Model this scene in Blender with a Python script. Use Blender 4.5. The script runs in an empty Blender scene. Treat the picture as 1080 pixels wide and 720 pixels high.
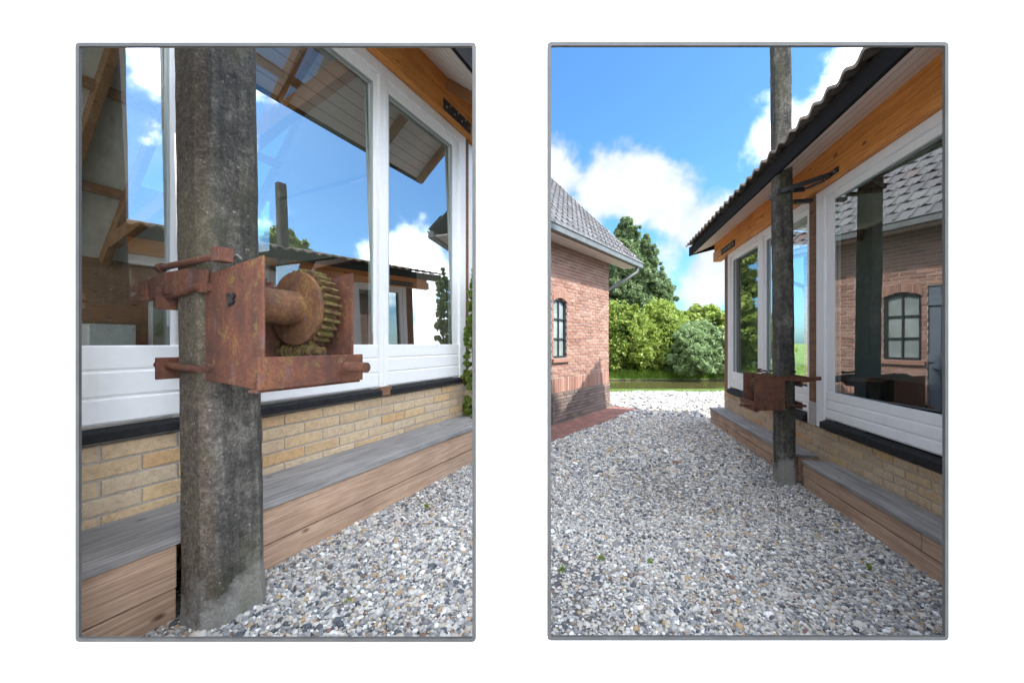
import bpy, math, random
import numpy as np
from mathutils import Vector, Matrix
random.seed(7)
RNG = np.random.default_rng(11)
R = math.radians
sc = bpy.context.scene
COL = sc.collection

# ------------------------------------------------------------------ camera, sky, sun, exposure
cam_d = bpy.data.cameras.new("camera")
cam = bpy.data.objects.new("camera", cam_d)
COL.objects.link(cam)
cam.location = (0, 0, 1.5)
cam.rotation_euler = (R(90), 0, 0)
cam_d.sensor_width = 36
cam_d.lens = 14.0
cam_d.shift_y = 2 / 1080
cam_d.clip_start = 0.05
cam_d.clip_end = 2000
sc.camera = cam

SUN_EL = R(53)
SUN_XY = (0.91, -0.415)
sun_d = bpy.data.lights.new("sun", 'SUN')
sun_d.energy = 2.0
sun_d.angle = R(0.5)
sun_d.color = (1.0, 0.95, 0.87)
sun = bpy.data.objects.new("sun", sun_d)
COL.objects.link(sun)
sv = Vector((SUN_XY[0] * math.cos(SUN_EL), SUN_XY[1] * math.cos(SUN_EL), math.sin(SUN_EL)))
sun.rotation_euler = sv.to_track_quat('Z', 'Y').to_euler()
sun.location = (10, -25, 30)

world = bpy.data.worlds.new("World")
sc.world = world
world.use_nodes = True


def build_world():
    nt = world.node_tree
    N, L = nt.nodes, nt.links
    N.clear()
    out = N.new('ShaderNodeOutputWorld')
    sky = N.new('ShaderNodeTexSky')
    sky.sky_type = 'NISHITA'
    sky.sun_disc = False
    sky.sun_elevation = SUN_EL
    sky.sun_rotation = math.atan2(SUN_XY[0], SUN_XY[1])
    sky.altitude = 0
    sky.air_density = 1.0
    sky.dust_density = 1.2
    sky.ozone_density = 3.0
    tint = N.new('ShaderNodeMix'); tint.data_type = 'RGBA'; tint.blend_type = 'MULTIPLY'
    tint.inputs['Factor'].default_value = 1.0
    L.new(sky.outputs[0], tint.inputs['A'])
    tint.inputs['B'].default_value = (0.58, 0.97, 1.22, 1)
    bg = N.new('ShaderNodeBackground')
    bg.inputs['Strength'].default_value = 0.054
    L.new(tint.outputs['Result'], bg.inputs['Color'])
    # clouds: fractal noise over the sky directions, gathered in a few banks
    tc = N.new('ShaderNodeTexCoord')
    nz = N.new('ShaderNodeTexNoise')
    nz.inputs['Scale'].default_value = 5.5
    nz.inputs['Detail'].default_value = 9
    nz.inputs['Roughness'].default_value = 0.58
    L.new(tc.outputs['Generated'], nz.inputs['Vector'])

    def math_(op, a, b=None, c=None):
        m = N.new('ShaderNodeMath'); m.operation = op
        for i, v in enumerate((a, b, c)):
            if v is None:
                continue
            if isinstance(v, (int, float)):
                m.inputs[i].default_value = v
            else:
                L.new(v, m.inputs[i])
        return m.outputs[0]
    total = None
    # (direction, sharpness, weight)
    banks = [((-0.02, 0.93, 0.36), 160, 0.40), ((0.10, 0.93, 0.37), 160, 0.42), ((0.20, 0.92, 0.34), 160, 0.46), ((0.28, 0.90, 0.33), 170, 0.46), ((0.355, 0.885, 0.31), 170, 0.45),
             ((0.42, 0.87, 0.27), 200, 0.42), ((0.33, 0.91, 0.20), 160, 0.30), ((0.44, 0.88, 0.14), 200, 0.34), ((0.22, 0.96, 0.12), 120, 0.22),
             ((0.60, 0.69, 0.44), 120, 0.44), ((0.52, 0.75, 0.38), 150, 0.44), ((0.54, 0.78, 0.30), 150, 0.42), ((0.66, 0.64, 0.36), 120, 0.42),
             ((0.89, 0.44, 0.19), 90, 0.42), ((0.94, 0.30, 0.10), 80, 0.32), ((0.85, 0.48, 0.10), 60, 0.34),
             ((0.99, -0.05, 0.10), 30, 0.25),
             ((-0.3, -0.9, 0.35), 1.6, 0.42), ((0.5, -0.8, 0.4), 3, 0.40), ((-1.0, 0.1, 0.3), 2.5, 0.40), ((-0.1, -0.1, 1.0), 4.5, 0.40), ((0.66, -0.15, 0.85), 7, 0.46), ((0.8, -0.6, 0.3), 6, 0.42)]  # out-of-view cloud banks added as neutral fill light
    for d, k, wgt in banks:
        v = Vector(d).normalized()
        dp = N.new('ShaderNodeVectorMath'); dp.operation = 'DOT_PRODUCT'
        L.new(tc.outputs['Generated'], dp.inputs[0])
        dp.inputs[1].default_value = v
        e = math_('MULTIPLY', math_('SUBTRACT', dp.outputs['Value'], 1.0), float(k))
        e = math_('MULTIPLY', math_('POWER', 2.718, e), wgt)
        total = e if total is None else math_('MAXIMUM', total, e)
    dens = math_('ADD', math_('MULTIPLY', math_('SUBTRACT', nz.outputs['Fac'], 0.5), 0.95), total)
    mr = N.new('ShaderNodeMapRange'); mr.interpolation_type = 'SMOOTHSTEP'
    mr.inputs['From Min'].default_value = 0.18
    mr.inputs['From Max'].default_value = 0.36
    L.new(dens, mr.inputs['Value'])
    # cloud body: brighter in the dense parts, slightly grey towards the base
    cr = N.new('ShaderNodeValToRGB')
    cr.color_ramp.elements[0].position = 0.30; cr.color_ramp.elements[0].color = (0.52, 0.63, 0.80, 1)
    cr.color_ramp.elements[1].position = 0.62; cr.color_ramp.elements[1].color = (1.0, 1.0, 1.0, 1)
    nz2 = N.new('ShaderNodeTexNoise'); nz2.inputs['Scale'].default_value = 9; nz2.inputs['Detail'].default_value = 6
    L.new(tc.outputs['Generated'], nz2.inputs['Vector'])
    L.new(math_('ADD', math_('MULTIPLY', dens, 0.5), math_('MULTIPLY', nz2.outputs['Fac'], 0.6)), cr.inputs['Fac'])
    bg2 = N.new('ShaderNodeBackground')
    # clouds turned towards the sun side and overhead are the brighter ones
    sd = N.new('ShaderNodeVectorMath'); sd.operation = 'DOT_PRODUCT'
    L.new(tc.outputs['Generated'], sd.inputs[0]); sd.inputs[1].default_value = Vector((0.62, -0.42, 0.66)).normalized()
    ms = N.new('ShaderNodeMapRange')
    ms.inputs['From Min'].default_value = 0.12; ms.inputs['From Max'].default_value = 0.78
    ms.inputs['To Min'].default_value = 0.26; ms.inputs['To Max'].default_value = 1.9
    L.new(sd.outputs['Value'], ms.inputs['Value'])
    L.new(ms.outputs[0], bg2.inputs['Strength'])
    L.new(cr.outputs[0], bg2.inputs['Color'])
    mix = N.new('ShaderNodeMixShader')
    L.new(mr.outputs[0], mix.inputs['Fac'])
    L.new(bg.outputs[0], mix.inputs[1]); L.new(bg2.outputs[0], mix.inputs[2])
    L.new(mix.outputs[0], out.inputs['Surface'])


build_world()
vs = sc.view_settings
vs.view_transform = 'Standard'
vs.look = 'None'
vs.exposure = 2.3
vs.gamma = 1.0
vs.use_curve_mapping = False
sc.cycles.max_bounces = 8
sc.cycles.transparent_max_bounces = 16
sc.cycles.caustics_reflective = False
sc.cycles.caustics_refractive = False

# ------------------------------------------------------------------ materials
MATS = {}


class NB:
    """small node builder"""
    def __init__(self, name):
        self.m = bpy.data.materials.new(name)
        self.m.use_nodes = True
        self.N = self.m.node_tree.nodes
        self.L = self.m.node_tree.links
        self.p = self.N['Principled BSDF']
        self.tc = None

    def co(self, scale=(1, 1, 1), kind='Object'):
        if self.tc is None:
            self.tc = self.N.new('ShaderNodeTexCoord')
        mp = self.N.new('ShaderNodeMapping')
        mp.inputs['Scale'].default_value = scale
        self.L.new(self.tc.outputs[kind], mp.inputs['Vector'])
        return mp.outputs[0]

    def noise(self, scale, detail=5, rough=0.55, vec=None, dist=0.0):
        n = self.N.new('ShaderNodeTexNoise')
        n.inputs['Scale'].default_value = scale
        n.inputs['Detail'].default_value = detail
        n.inputs['Roughness'].default_value = rough
        n.inputs['Distortion'].default_value = dist
        self.L.new(vec if vec is not None else self.co(), n.inputs['Vector'])
        return n.outputs['Fac']

    def ramp(self, fac, stops, const=False):
        r = self.N.new('ShaderNodeValToRGB')
        e = r.color_ramp.elements
        while len(e) < len(stops):
            e.new(0.5)
        for i, (p, c) in enumerate(stops):
            e[i].position = p
            e[i].color = (*c, 1) if len(c) == 3 else c
        if const:
            r.color_ramp.interpolation = 'CONSTANT'
        self.L.new(fac, r.inputs['Fac'])
        return r.outputs['Color']

    def mix(self, fac, a, b, mode='MIX'):
        m = self.N.new('ShaderNodeMix'); m.data_type = 'RGBA'; m.blend_type = mode
        for key, v in (('Factor', fac), ('A', a), ('B', b)):
            if isinstance(v, (int, float)):
                m.inputs[key].default_value = v
            elif isinstance(v, tuple):
                m.inputs[key].default_value = (*v, 1) if len(v) == 3 else v
            else:
                self.L.new(v, m.inputs[key])
        return m.outputs['Result']

    def math(self, op, a, b=None):
        m = self.N.new('ShaderNodeMath'); m.operation = op
        for i, v in enumerate((a, b)):
            if v is None: continue
            if isinstance(v, (int, float)): m.inputs[i].default_value = v
            else: self.L.new(v, m.inputs[i])
        return m.outputs[0]

    def sep(self, vec):
        s = self.N.new('ShaderNodeSeparateXYZ')
        self.L.new(vec, s.inputs[0])
        return s.outputs

    def island(self):
        g = self.N.new('ShaderNodeNewGeometry')
        return g.outputs['Random Per Island']

    def base(self, c):
        if isinstance(c, tuple): self.p.inputs['Base Color'].default_value = (*c, 1)
        else: self.L.new(c, self.p.inputs['Base Color'])

    def rough(self, r):
        if isinstance(r, (int, float)): self.p.inputs['Roughness'].default_value = r
        else: self.L.new(r, self.p.inputs['Roughness'])

    def bump(self, h, strength=0.4, dist=0.01):
        b = self.N.new('ShaderNodeBump')
        b.inputs['Strength'].default_value = strength
        b.inputs['Distance'].default_value = dist
        self.L.new(h, b.inputs['Height'])
        self.L.new(b.outputs[0], self.p.inputs['Normal'])


def reg(name):
    def deco(fn):
        nb = NB(name)
        fn(nb)
        MATS[name] = nb.m
        return fn
    return deco


@reg('page_white')
def _(b):
    n = b.noise(3.0, 4)
    b.base(b.ramp(n, [(0.3, (0.93, 0.93, 0.92)), (0.7, (0.96, 0.96, 0.96))]))
    b.rough(0.85)
    b.bump(b.noise(180, 3), 0.08, 0.002)


@reg('grey_metal')
def _(b):
    b.base(b.ramp(b.noise(12, 4), [(0.3, (0.050, 0.050, 0.049)), (0.7, (0.070, 0.070, 0.068))]))
    b.p.inputs['Metallic'].default_value = 0.0
    b.rough(0.5)


@reg('concrete')
def _(b):
    v = b.co()
    big = b.noise(5.0, 5, 0.7, v)
    streak = b.noise(1.0, 6, 0.7, b.co((15, 15, 1.6)))
    fine = b.noise(70, 5, 0.8, v)
    mid = b.noise(24, 6, 0.75, v)
    base = b.ramp(b.math('ADD', b.math('MULTIPLY', big, 0.35), b.math('ADD', b.math('MULTIPLY', streak, 0.35), b.math('MULTIPLY', mid, 0.30))),
                  [(0.41, (0.024, 0.0225, 0.020)), (0.48, (0.062, 0.057, 0.050)), (0.54, (0.128, 0.117, 0.100)), (0.63, (0.28, 0.26, 0.225))])
    # the flank away from the yard is browner
    xyz = b.sep(v)
    flank_m = b.N.new('ShaderNodeMapRange')
    flank_m.inputs['From Min'].default_value = -0.105; flank_m.inputs['From Max'].default_value = -0.135
    b.L.new(b.math('ADD', xyz[0], b.math('MULTIPLY', b.math('SUBTRACT', mid, 0.5), 0.05)), flank_m.inputs['Value'])
    base = b.mix(b.math('MULTIPLY', flank_m.outputs[0], 0.75), base, b.ramp(mid, [(0.35, (0.065, 0.046, 0.031)), (0.55, (0.155, 0.115, 0.080)), (0.70, (0.25, 0.20, 0.15))]))
    base = b.mix(b.ramp(fine, [(0.42, (0.85, 0.85, 0.85)), (0.54, (0, 0, 0))]), base, b.mix(0.6, base, (0.018, 0.016, 0.014)))
    base = b.mix(b.ramp(fine, [(0.60, (0, 0, 0)), (0.70, (0.8, 0.8, 0.8))]), base, (0.36, 0.335, 0.29))
    # pale clean cement foot with an uneven tide line
    foot = b.math('ADD', xyz[2], b.math('MULTIPLY', b.math('SUBTRACT', b.noise(5, 6, 0.65, v), 0.5), -0.75))
    foot = b.math('ADD', foot, b.math('MULTIPLY', xyz[0], -0.5))
    fm = b.ramp(foot, [(0.17, (1, 1, 1)), (0.33, (0, 0, 0))])
    base = b.mix(fm, base, b.ramp(fine, [(0.35, (0.22, 0.215, 0.195)), (0.65, (0.40, 0.385, 0.355))]))
    alg = b.ramp(b.noise(3.0, 4, 0.6, b.co((1, 1, 0.35))), [(0.48, (0, 0, 0)), (0.66, (0.45, 0.45, 0.45))])
    base = b.mix(alg, base, (0.11, 0.11, 0.045))
    vo = b.N.new('ShaderNodeTexVoronoi'); vo.inputs['Scale'].default_value = 30
    b.L.new(v, vo.inputs['Vector'])
    fl = b.ramp(b.math('ADD', vo.outputs['Distance'], b.math('MULTIPLY', b.noise(60, 3, 0.6, v), 0.6)), [(0.36, (0.7, 0.7, 0.7)), (0.44, (0, 0, 0))])
    base = b.mix(b.math('MULTIPLY', fl, b.ramp(b.noise(7, 3), [(0.45, (0, 0, 0)), (0.62, (1, 1, 1))])), base, (0.46, 0.43, 0.38))
    b.base(base)
    b.rough(0.92)
    b.bump(b.math('ADD', fine, b.math('MULTIPLY', mid, 1.5)), 0.9, 0.010)


def rust(b, warm):
    v = b.co()
    n1 = b.noise(7, 6, 0.65, v, 0.3)
    n2 = b.noise(60, 5, 0.7, v)
    st = b.noise(1.0, 5, 0.6, b.co((14, 14, 2.5)))
    mixn = b.math('ADD', b.math('MULTIPLY', n1, 0.55), b.math('MULTIPLY', st, 0.45))
    if warm:
        c = b.ramp(mixn, [(0.32, (0.045, 0.023, 0.015)), (0.47, (0.12, 0.052, 0.023)), (0.58, (0.20, 0.095, 0.03)), (0.70, (0.18, 0.125, 0.042))])
    else:
        c = b.ramp(mixn, [(0.32, (0.035, 0.018, 0.014)), (0.44, (0.095, 0.034, 0.020)), (0.55, (0.155, 0.052, 0.026)), (0.64, (0.20, 0.085, 0.032)), (0.74, (0.10, 0.065, 0.055))])
    c = b.mix(b.ramp(n2, [(0.42, (0.6, 0.6, 0.6)), (0.6, (0, 0, 0))]), c, (0.06, 0.026, 0.018))
    # purple-grey worn patch and yellow-green lichen dust
    c = b.mix(b.ramp(b.noise(9, 4, 0.6, b.co((1, 1.6, 0.7))), [(0.60, (0, 0, 0)), (0.70, (0.6, 0.6, 0.6))]), c, (0.11, 0.075, 0.085))
    c = b.mix(b.ramp(b.noise(16, 5, 0.7, v), [(0.56, (0, 0, 0)), (0.70, (0.55, 0.55, 0.55))]), c, (0.20, 0.16, 0.04))
    b.base(c)
    b.rough(0.82)
    b.p.inputs['Metallic'].default_value = 0.0
    b.bump(b.math('ADD', n2, b.noise(22, 4, 0.6, v)), 0.5, 0.004)


@reg('rust')
def _(b): rust(b, False)


@reg('rust_ochre')
def _(b): rust(b, True)


@reg('rust_moss')
def _(b):
    v = b.co()
    n = b.noise(22, 6, 0.7, v)
    b.base(b.ramp(n, [(0.34, (0.03, 0.018, 0.012)), (0.47, (0.10, 0.048, 0.02)), (0.57, (0.11, 0.095, 0.025)), (0.70, (0.17, 0.165, 0.04))]))
    b.rough(0.95)
    b.bump(n, 0.7, 0.01)


def brick(b, cols, spots=(0.1, 0.05, 0.03)):
    isl = b.island()
    c = b.ramp(isl, [(i / (len(cols) - 1), k) for i, k in enumerate(cols)])
    v = b.co()
    n = b.noise(28, 6, 0.7, v)
    c = b.mix(b.ramp(n, [(0.35, (0.55, 0.55, 0.55)), (0.6, (0, 0, 0))]), c, b.mix(0.5, c, spots))
    c = b.mix(b.ramp(b.noise(90, 3, 0.6, v), [(0.60, (0, 0, 0)), (0.72, (0.5, 0.5, 0.5))]), c, spots)
    b.base(c)
    b.rough(0.9)
    b.bump(b.math('ADD', n, b.noise(140, 3, 0.6, v)), 0.45, 0.004)


@reg('yellow_brick')
def _(b): brick(b, [(0.55, 0.38, 0.21), (0.60, 0.46, 0.30), (0.50, 0.37, 0.24), (0.61, 0.43, 0.23), (0.56, 0.45, 0.32), (0.58, 0.36, 0.17)])


@reg('red_brick')
def _(b): brick(b, [(0.30, 0.152, 0.108), (0.38, 0.215, 0.16), (0.25, 0.125, 0.092), (0.42, 0.26, 0.205), (0.33, 0.175, 0.13), (0.23, 0.128, 0.105)], (0.15, 0.075, 0.06))


@reg('dark_brick')
def _(b): brick(b, [(0.17, 0.12, 0.10), (0.23, 0.165, 0.14), (0.13, 0.10, 0.09), (0.26, 0.18, 0.15)], (0.08, 0.055, 0.05))


@reg('paving_brick')
def _(b): brick(b, [(0.24, 0.10, 0.075), (0.19, 0.085, 0.07), (0.28, 0.13, 0.10), (0.17, 0.08, 0.07)], (0.07, 0.04, 0.03))


@reg('mortar')
def _(b):
    n = b.noise(50, 4)
    b.base(b.ramp(n, [(0.3, (0.38, 0.345, 0.30)), (0.7, (0.52, 0.475, 0.42))]))
    b.rough(0.95)
    b.bump(n, 0.4, 0.004)


def wood(b, cols, knot, gscale=(1.2, 30, 30), rough=0.75, knots=True, isl=0.25):
    v = b.co(gscale)
    w = b.noise(1.6, 6, 0.65, v, 0.6)
    c = b.ramp(w, [(0.28 + 0.44 * i / (len(cols) - 1), k) for i, k in enumerate(cols)])
    fg = b.noise(1.0, 4, 0.7, b.co((2.2, 95, 95)), 0.2)
    c = b.mix(b.ramp(fg, [(0.40, (0.55, 0.55, 0.55)), (0.55, (0, 0, 0))]), c, tuple(x * 0.55 for x in cols[0]))
    c = b.mix(b.math('MULTIPLY', b.island(), isl), c, cols[0])
    if knots:
        vo = b.N.new('ShaderNodeTexVoronoi'); vo.inputs['Scale'].default_value = 2.6
        b.L.new(b.co((1.0, 2.2, 2.2)), vo.inputs['Vector'])
        kd = b.math('ADD', vo.outputs['Distance'], b.math('MULTIPLY', b.noise(9, 3), 0.08))
        c = b.mix(b.ramp(kd, [(0.10, (0.95, 0.95, 0.95)), (0.16, (0, 0, 0))]), c, knot)
    c = b.mix(b.ramp(b.noise(2.0, 4, 0.6), [(0.45, (0, 0, 0)), (0.75, (0.35, 0.35, 0.35))]), c, tuple(x * 0.55 for x in cols[0]))
    b.base(c)
    b.rough(rough)
    b.bump(w, 0.35, 0.003)


@reg('bench_wood')
def _(b): wood(b, [(0.33, 0.205, 0.135), (0.47, 0.31, 0.21), (0.56, 0.395, 0.285), (0.49, 0.335, 0.235)], (0.11, 0.05, 0.032), gscale=(1.0, 16, 16))


@reg('bench_seat')
def _(b): wood(b, [(0.17, 0.16, 0.155), (0.26, 0.25, 0.245), (0.36, 0.345, 0.335), (0.29, 0.26, 0.235)], (0.08, 0.065, 0.055), gscale=(1.0, 18, 18))


@reg('orange_timber')
def _(b): wood(b, [(0.58, 0.18, 0.026), (0.72, 0.27, 0.050), (0.80, 0.36, 0.09), (0.74, 0.29, 0.058)], (0.20, 0.05, 0.012), rough=0.5)


@reg('rafter_timber')
def _(b): wood(b, [(0.26, 0.12, 0.045), (0.36, 0.18, 0.075), (0.42, 0.22, 0.10)], (0.12, 0.05, 0.02), rough=0.6)


@reg('brown_timber')
def _(b): wood(b, [(0.15, 0.075, 0.038), (0.24, 0.12, 0.06), (0.30, 0.165, 0.09)], (0.08, 0.04, 0.02))


@reg('interior_boards')
def _(b): wood(b, [(0.24, 0.13, 0.07), (0.34, 0.20, 0.11), (0.40, 0.25, 0.15)], (0.12, 0.06, 0.03), gscale=(1.2, 9, 26))


@reg('white_paint')
def _(b):
    n = b.noise(14, 4)
    c = b.ramp(n, [(0.3, (0.81, 0.81, 0.80)), (0.7, (0.85, 0.85, 0.845))])
    d = b.noise(1.0, 6, 0.7, b.co((9, 9, 2.0)))
    c = b.mix(b.ramp(d, [(0.58, (0, 0, 0)), (0.78, (0.35, 0.35, 0.35))]), c, (0.62, 0.61, 0.57))
    b.base(c)
    b.rough(0.38)
    b.bump(b.noise(60, 2), 0.03, 0.002)


@reg('white_seal')
def _(b):
    b.base((0.35, 0.40, 0.38)); b.rough(0.45)


@reg('black_sill')
def _(b):
    n = b.noise(20, 4)
    b.base(b.ramp(n, [(0.3, (0.008, 0.0085, 0.0095)), (0.7, (0.020, 0.020, 0.022))]))
    b.rough(0.7); b.p.inputs['Specular IOR Level'].default_value = 0.25


@reg('black_steel')
def _(b):
    n = b.noise(30, 4)
    b.base(b.ramp(n, [(0.3, (0.010, 0.010, 0.012)), (0.7, (0.026, 0.025, 0.026))]))
    b.rough(0.5)


@reg('zinc_bolt')
def _(b):
    b.base((0.42, 0.42, 0.42)); b.rough(0.35); b.p.inputs['Metallic'].default_value = 0.9


@reg('zinc')
def _(b):
    n = b.noise(6, 5)
    b.base(b.ramp(n, [(0.3, (0.11, 0.12, 0.12)), (0.7, (0.17, 0.18, 0.18))])); b.rough(0.5)
    b.p.inputs['Metallic'].default_value = 0.25


@reg('fascia_dark')
def _(b):
    n = b.noise(8, 5, 0.6, b.co((0.6, 8, 8)))
    b.base(b.ramp(n, [(0.3, (0.006, 0.0055, 0.005)), (0.7, (0.014, 0.012, 0.011))])); b.rough(0.8); b.p.inputs['Specular IOR Level'].default_value = 0.2


@reg('soffit_board')
def _(b):
    v = b.co()
    n = b.noise(5, 4)
    c = b.ramp(n, [(0.3, (0.72, 0.64, 0.56)), (0.7, (0.80, 0.73, 0.66))])
    s = b.math('FRACT', b.math('MULTIPLY', b.sep(v)[1], 9.0))
    c = b.mix(b.ramp(s, [(0.06, (0.75, 0.75, 0.75)), (0.12, (0, 0, 0))]), c, (0.25, 0.20, 0.16))
    b.base(c); b.rough(0.6)


@reg('ceiling_panel')
def _(b):
    v = b.co()
    n = b.noise(3, 4)
    c = b.ramp(n, [(0.3, (0.60, 0.60, 0.53)), (0.7, (0.70, 0.70, 0.63))])
    b.base(c); b.rough(0.8)


@reg('clay_tile')
def _(b):
    c = b.ramp(b.island(), [(0, (0.20, 0.165, 0.135)), (0.35, (0.31, 0.25, 0.19)), (0.7, (0.40, 0.32, 0.235)), (1, (0.25, 0.21, 0.18))])
    n = b.noise(14, 6, 0.7)
    c = b.mix(b.ramp(n, [(0.48, (0, 0, 0)), (0.66, (0.6, 0.6, 0.6))]), c, (0.34, 0.29, 0.21))
    b.base(c); b.rough(0.85); b.bump(n, 0.3, 0.004)


@reg('grey_tile')
def _(b):
    c = b.ramp(b.island(), [(0, (0.10, 0.104, 0.112)), (0.5, (0.13, 0.134, 0.145)), (0.9, (0.155, 0.155, 0.162)), (1, (0.15, 0.09, 0.08))])
    n = b.noise(10, 5, 0.7)
    c = b.mix(b.ramp(n, [(0.45, (0, 0, 0)), (0.75, (0.45, 0.45, 0.45))]), c, (0.10, 0.10, 0.105))
    b.base(c); b.rough(0.62); b.bump(n, 0.2, 0.004)


@reg('lead_flash')
def _(b):
    b.base((0.62, 0.63, 0.64)); b.rough(0.5)


@reg('door_blue')
def _(b):
    n = b.noise(5, 4)
    b.base(b.ramp(n, [(0.3, (0.10, 0.125, 0.16)), (0.7, (0.135, 0.16, 0.20))])); b.rough(0.5)


@reg('window_iron')
def _(b):
    b.base((0.015, 0.016, 0.018)); b.rough(0.45)


@reg('pale_pane')
def _(b):
    n = b.noise(3, 3)
    b.base(b.ramp(n, [(0.3, (0.20, 0.24, 0.235)), (0.7, (0.32, 0.37, 0.36))])); b.rough(0.06)
    b.p.inputs['IOR'].default_value = 1.6


def glass_mat(name, f0, tint):
    nb = NB(name)
    N, L = nb.N, nb.L
    N.remove(nb.p)
    out = [n for n in N if n.type == 'OUTPUT_MATERIAL'][0]
    tr = N.new('ShaderNodeBsdfTransparent'); tr.inputs[0].default_value = (*tint, 1)
    gl = N.new('ShaderNodeBsdfGlossy'); gl.inputs['Roughness'].default_value = 0.0
    gl.inputs['Color'].default_value = (0.97, 0.98, 0.98, 1)
    fr = N.new('ShaderNodeFresnel'); fr.inputs['IOR'].default_value = 1.5
    m = N.new('ShaderNodeMath'); m.operation = 'MULTIPLY_ADD'
    L.new(fr.outputs[0], m.inputs[0]); m.inputs[1].default_value = 1 - f0; m.inputs[2].default_value = f0
    gg = N.new('ShaderNodeNewGeometry')
    m2 = N.new('ShaderNodeMath'); m2.operation = 'SUBTRACT'; m2.inputs[0].default_value = 1.0; L.new(gg.outputs['Backfacing'], m2.inputs[1])
    m3 = N.new('ShaderNodeMath'); m3.operation = 'MULTIPLY'; L.new(m.outputs[0], m3.inputs[0]); L.new(m2.outputs[0], m3.inputs[1])
    # very slight waviness of the panes
    nz = nb.noise(1.3, 1)
    bp = N.new('ShaderNodeBump'); bp.inputs['Strength'].default_value = 0.05; bp.inputs['Distance'].default_value = 0.02
    L.new(nz, bp.inputs['Height']); L.new(bp.outputs[0], gl.inputs['Normal'])
    mx = N.new('ShaderNodeMixShader')
    L.new(m3.outputs[0], mx.inputs[0]); L.new(tr.outputs[0], mx.inputs[1]); L.new(gl.outputs[0], mx.inputs[2])
    L.new(mx.outputs[0], out.inputs['Surface'])
    MATS[name] = nb.m


glass_mat('glass', 0.42, (0.80, 0.84, 0.83))
glass_mat('clear_glass', 0.24, (0.80, 0.85, 0.83))


@reg('cabinet_white')
def _(b): b.base((0.62, 0.64, 0.62)); b.rough(0.4)


@reg('dark_fabric')
def _(b):
    n = b.noise(40, 4)
    b.base(b.ramp(n, [(0.3, (0.012, 0.012, 0.014)), (0.7, (0.03, 0.03, 0.032))])); b.rough(0.8)


@reg('floor_screed')
def _(b):
    n = b.noise(4, 5)
    b.base(b.ramp(n, [(0.3, (0.20, 0.19, 0.18)), (0.7, (0.30, 0.28, 0.26))])); b.rough(0.5)


@reg('plaster_inside')
def _(b): b.base((0.24, 0.25, 0.22)); b.rough(0.85)


@reg('gravel_bed')
def _(b):
    v = b.co()
    vo = b.N.new('ShaderNodeTexVoronoi'); vo.inputs['Scale'].default_value = 36
    b.L.new(v, vo.inputs['Vector'])
    s = b.sep(vo.outputs['Color'])
    c = b.ramp(s[0], [(0, (0.05, 0.05, 0.052)), (0.3, (0.12, 0.115, 0.11)), (0.6, (0.20, 0.19, 0.175)), (0.85, (0.17, 0.13, 0.09)), (1, (0.27, 0.26, 0.25))])
    c = b.mix(b.ramp(vo.outputs['Distance'], [(0.35, (0, 0, 0)), (0.7, (0.8, 0.8, 0.8))]), c, (0.06, 0.055, 0.05))
    b.base(c); b.rough(0.9)
    b.bump(b.math('MULTIPLY', vo.outputs['Distance'], -1.0), 0.9, 0.02)


@reg('gravel_stone')
def _(b):
    oi = b.N.new('ShaderNodeObjectInfo')
    c = b.ramp(oi.outputs['Random'], [(0, (0.07, 0.08, 0.095)), (0.09, (0.18, 0.185, 0.19)), (0.19, (0.25, 0.250, 0.252)), (0.38, (0.38, 0.376, 0.366)),
                                      (0.56, (0.55, 0.53, 0.49)), (0.74, (0.47, 0.42, 0.35)), (0.83, (0.40, 0.28, 0.15)), (0.88, (0.46, 0.44, 0.41)), (0.93, (0.76, 0.76, 0.75)), (0.985, (0.18, 0.10, 0.075))], True)
    n = b.noise(3, 4, 0.6)
    c = b.mix(b.ramp(n, [(0.35, (0.4, 0.4, 0.4)), (0.6, (0, 0, 0))]), c, b.mix(0.6, c, (0.08, 0.08, 0.08)))
    b.base(c); b.rough(0.75)


@reg('turf')
def _(b):
    n = b.noise(1.2, 6, 0.7)
    f = b.noise(30, 4, 0.7)
    c = b.ramp(n, [(0.3, (0.055, 0.11, 0.018)), (0.55, (0.10, 0.17, 0.03)), (0.75, (0.15, 0.20, 0.05))])
    c = b.mix(b.ramp(f, [(0.35, (0.5, 0.5, 0.5)), (0.6, (0, 0, 0))]), c, (0.04, 0.06, 0.015))
    b.base(c); b.rough(0.95); b.bump(f, 0.8, 0.05)


@reg('bank_soil')
def _(b):
    n = b.noise(5, 6, 0.7)
    b.base(b.ramp(n, [(0.3, (0.020, 0.016, 0.010)), (0.7, (0.055, 0.042, 0.026))])); b.rough(0.95); b.bump(n, 0.8, 0.05)


@reg('yard_slab')
def _(b):
    n = b.noise(2, 6, 0.65)
    b.base(b.ramp(n, [(0.3, (0.50, 0.49, 0.46)), (0.7, (0.60, 0.59, 0.56))])); b.rough(0.9)


@reg('pond_water')
def _(b):
    b.base((0.060, 0.054, 0.022)); b.rough(0.06)
    b.p.inputs['IOR'].default_value = 1.33
    b.bump(b.noise(3.0, 3, 0.5, b.co((1, 2.5, 1))), 0.06, 0.03)


def leaf_mat(name, cols, rough=0.55):
    nb = NB(name)
    c = nb.ramp(nb.island(), [(i / (len(cols) - 1), k) for i, k in enumerate(cols)])
    nb.base(c); nb.rough(rough)
    # light passing through thin leaves
    tl = nb.N.new('ShaderNodeBsdfTranslucent')
    nb.L.new(c, tl.inputs['Color'])
    mx = nb.N.new('ShaderNodeMixShader'); mx.inputs[0].default_value = 0.45
    out = [n for n in nb.N if n.type == 'OUTPUT_MATERIAL'][0]
    nb.L.new(nb.p.outputs[0], mx.inputs[1]); nb.L.new(tl.outputs[0], mx.inputs[2])
    nb.L.new(mx.outputs[0], out.inputs['Surface'])
    MATS[name] = nb.m


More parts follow.
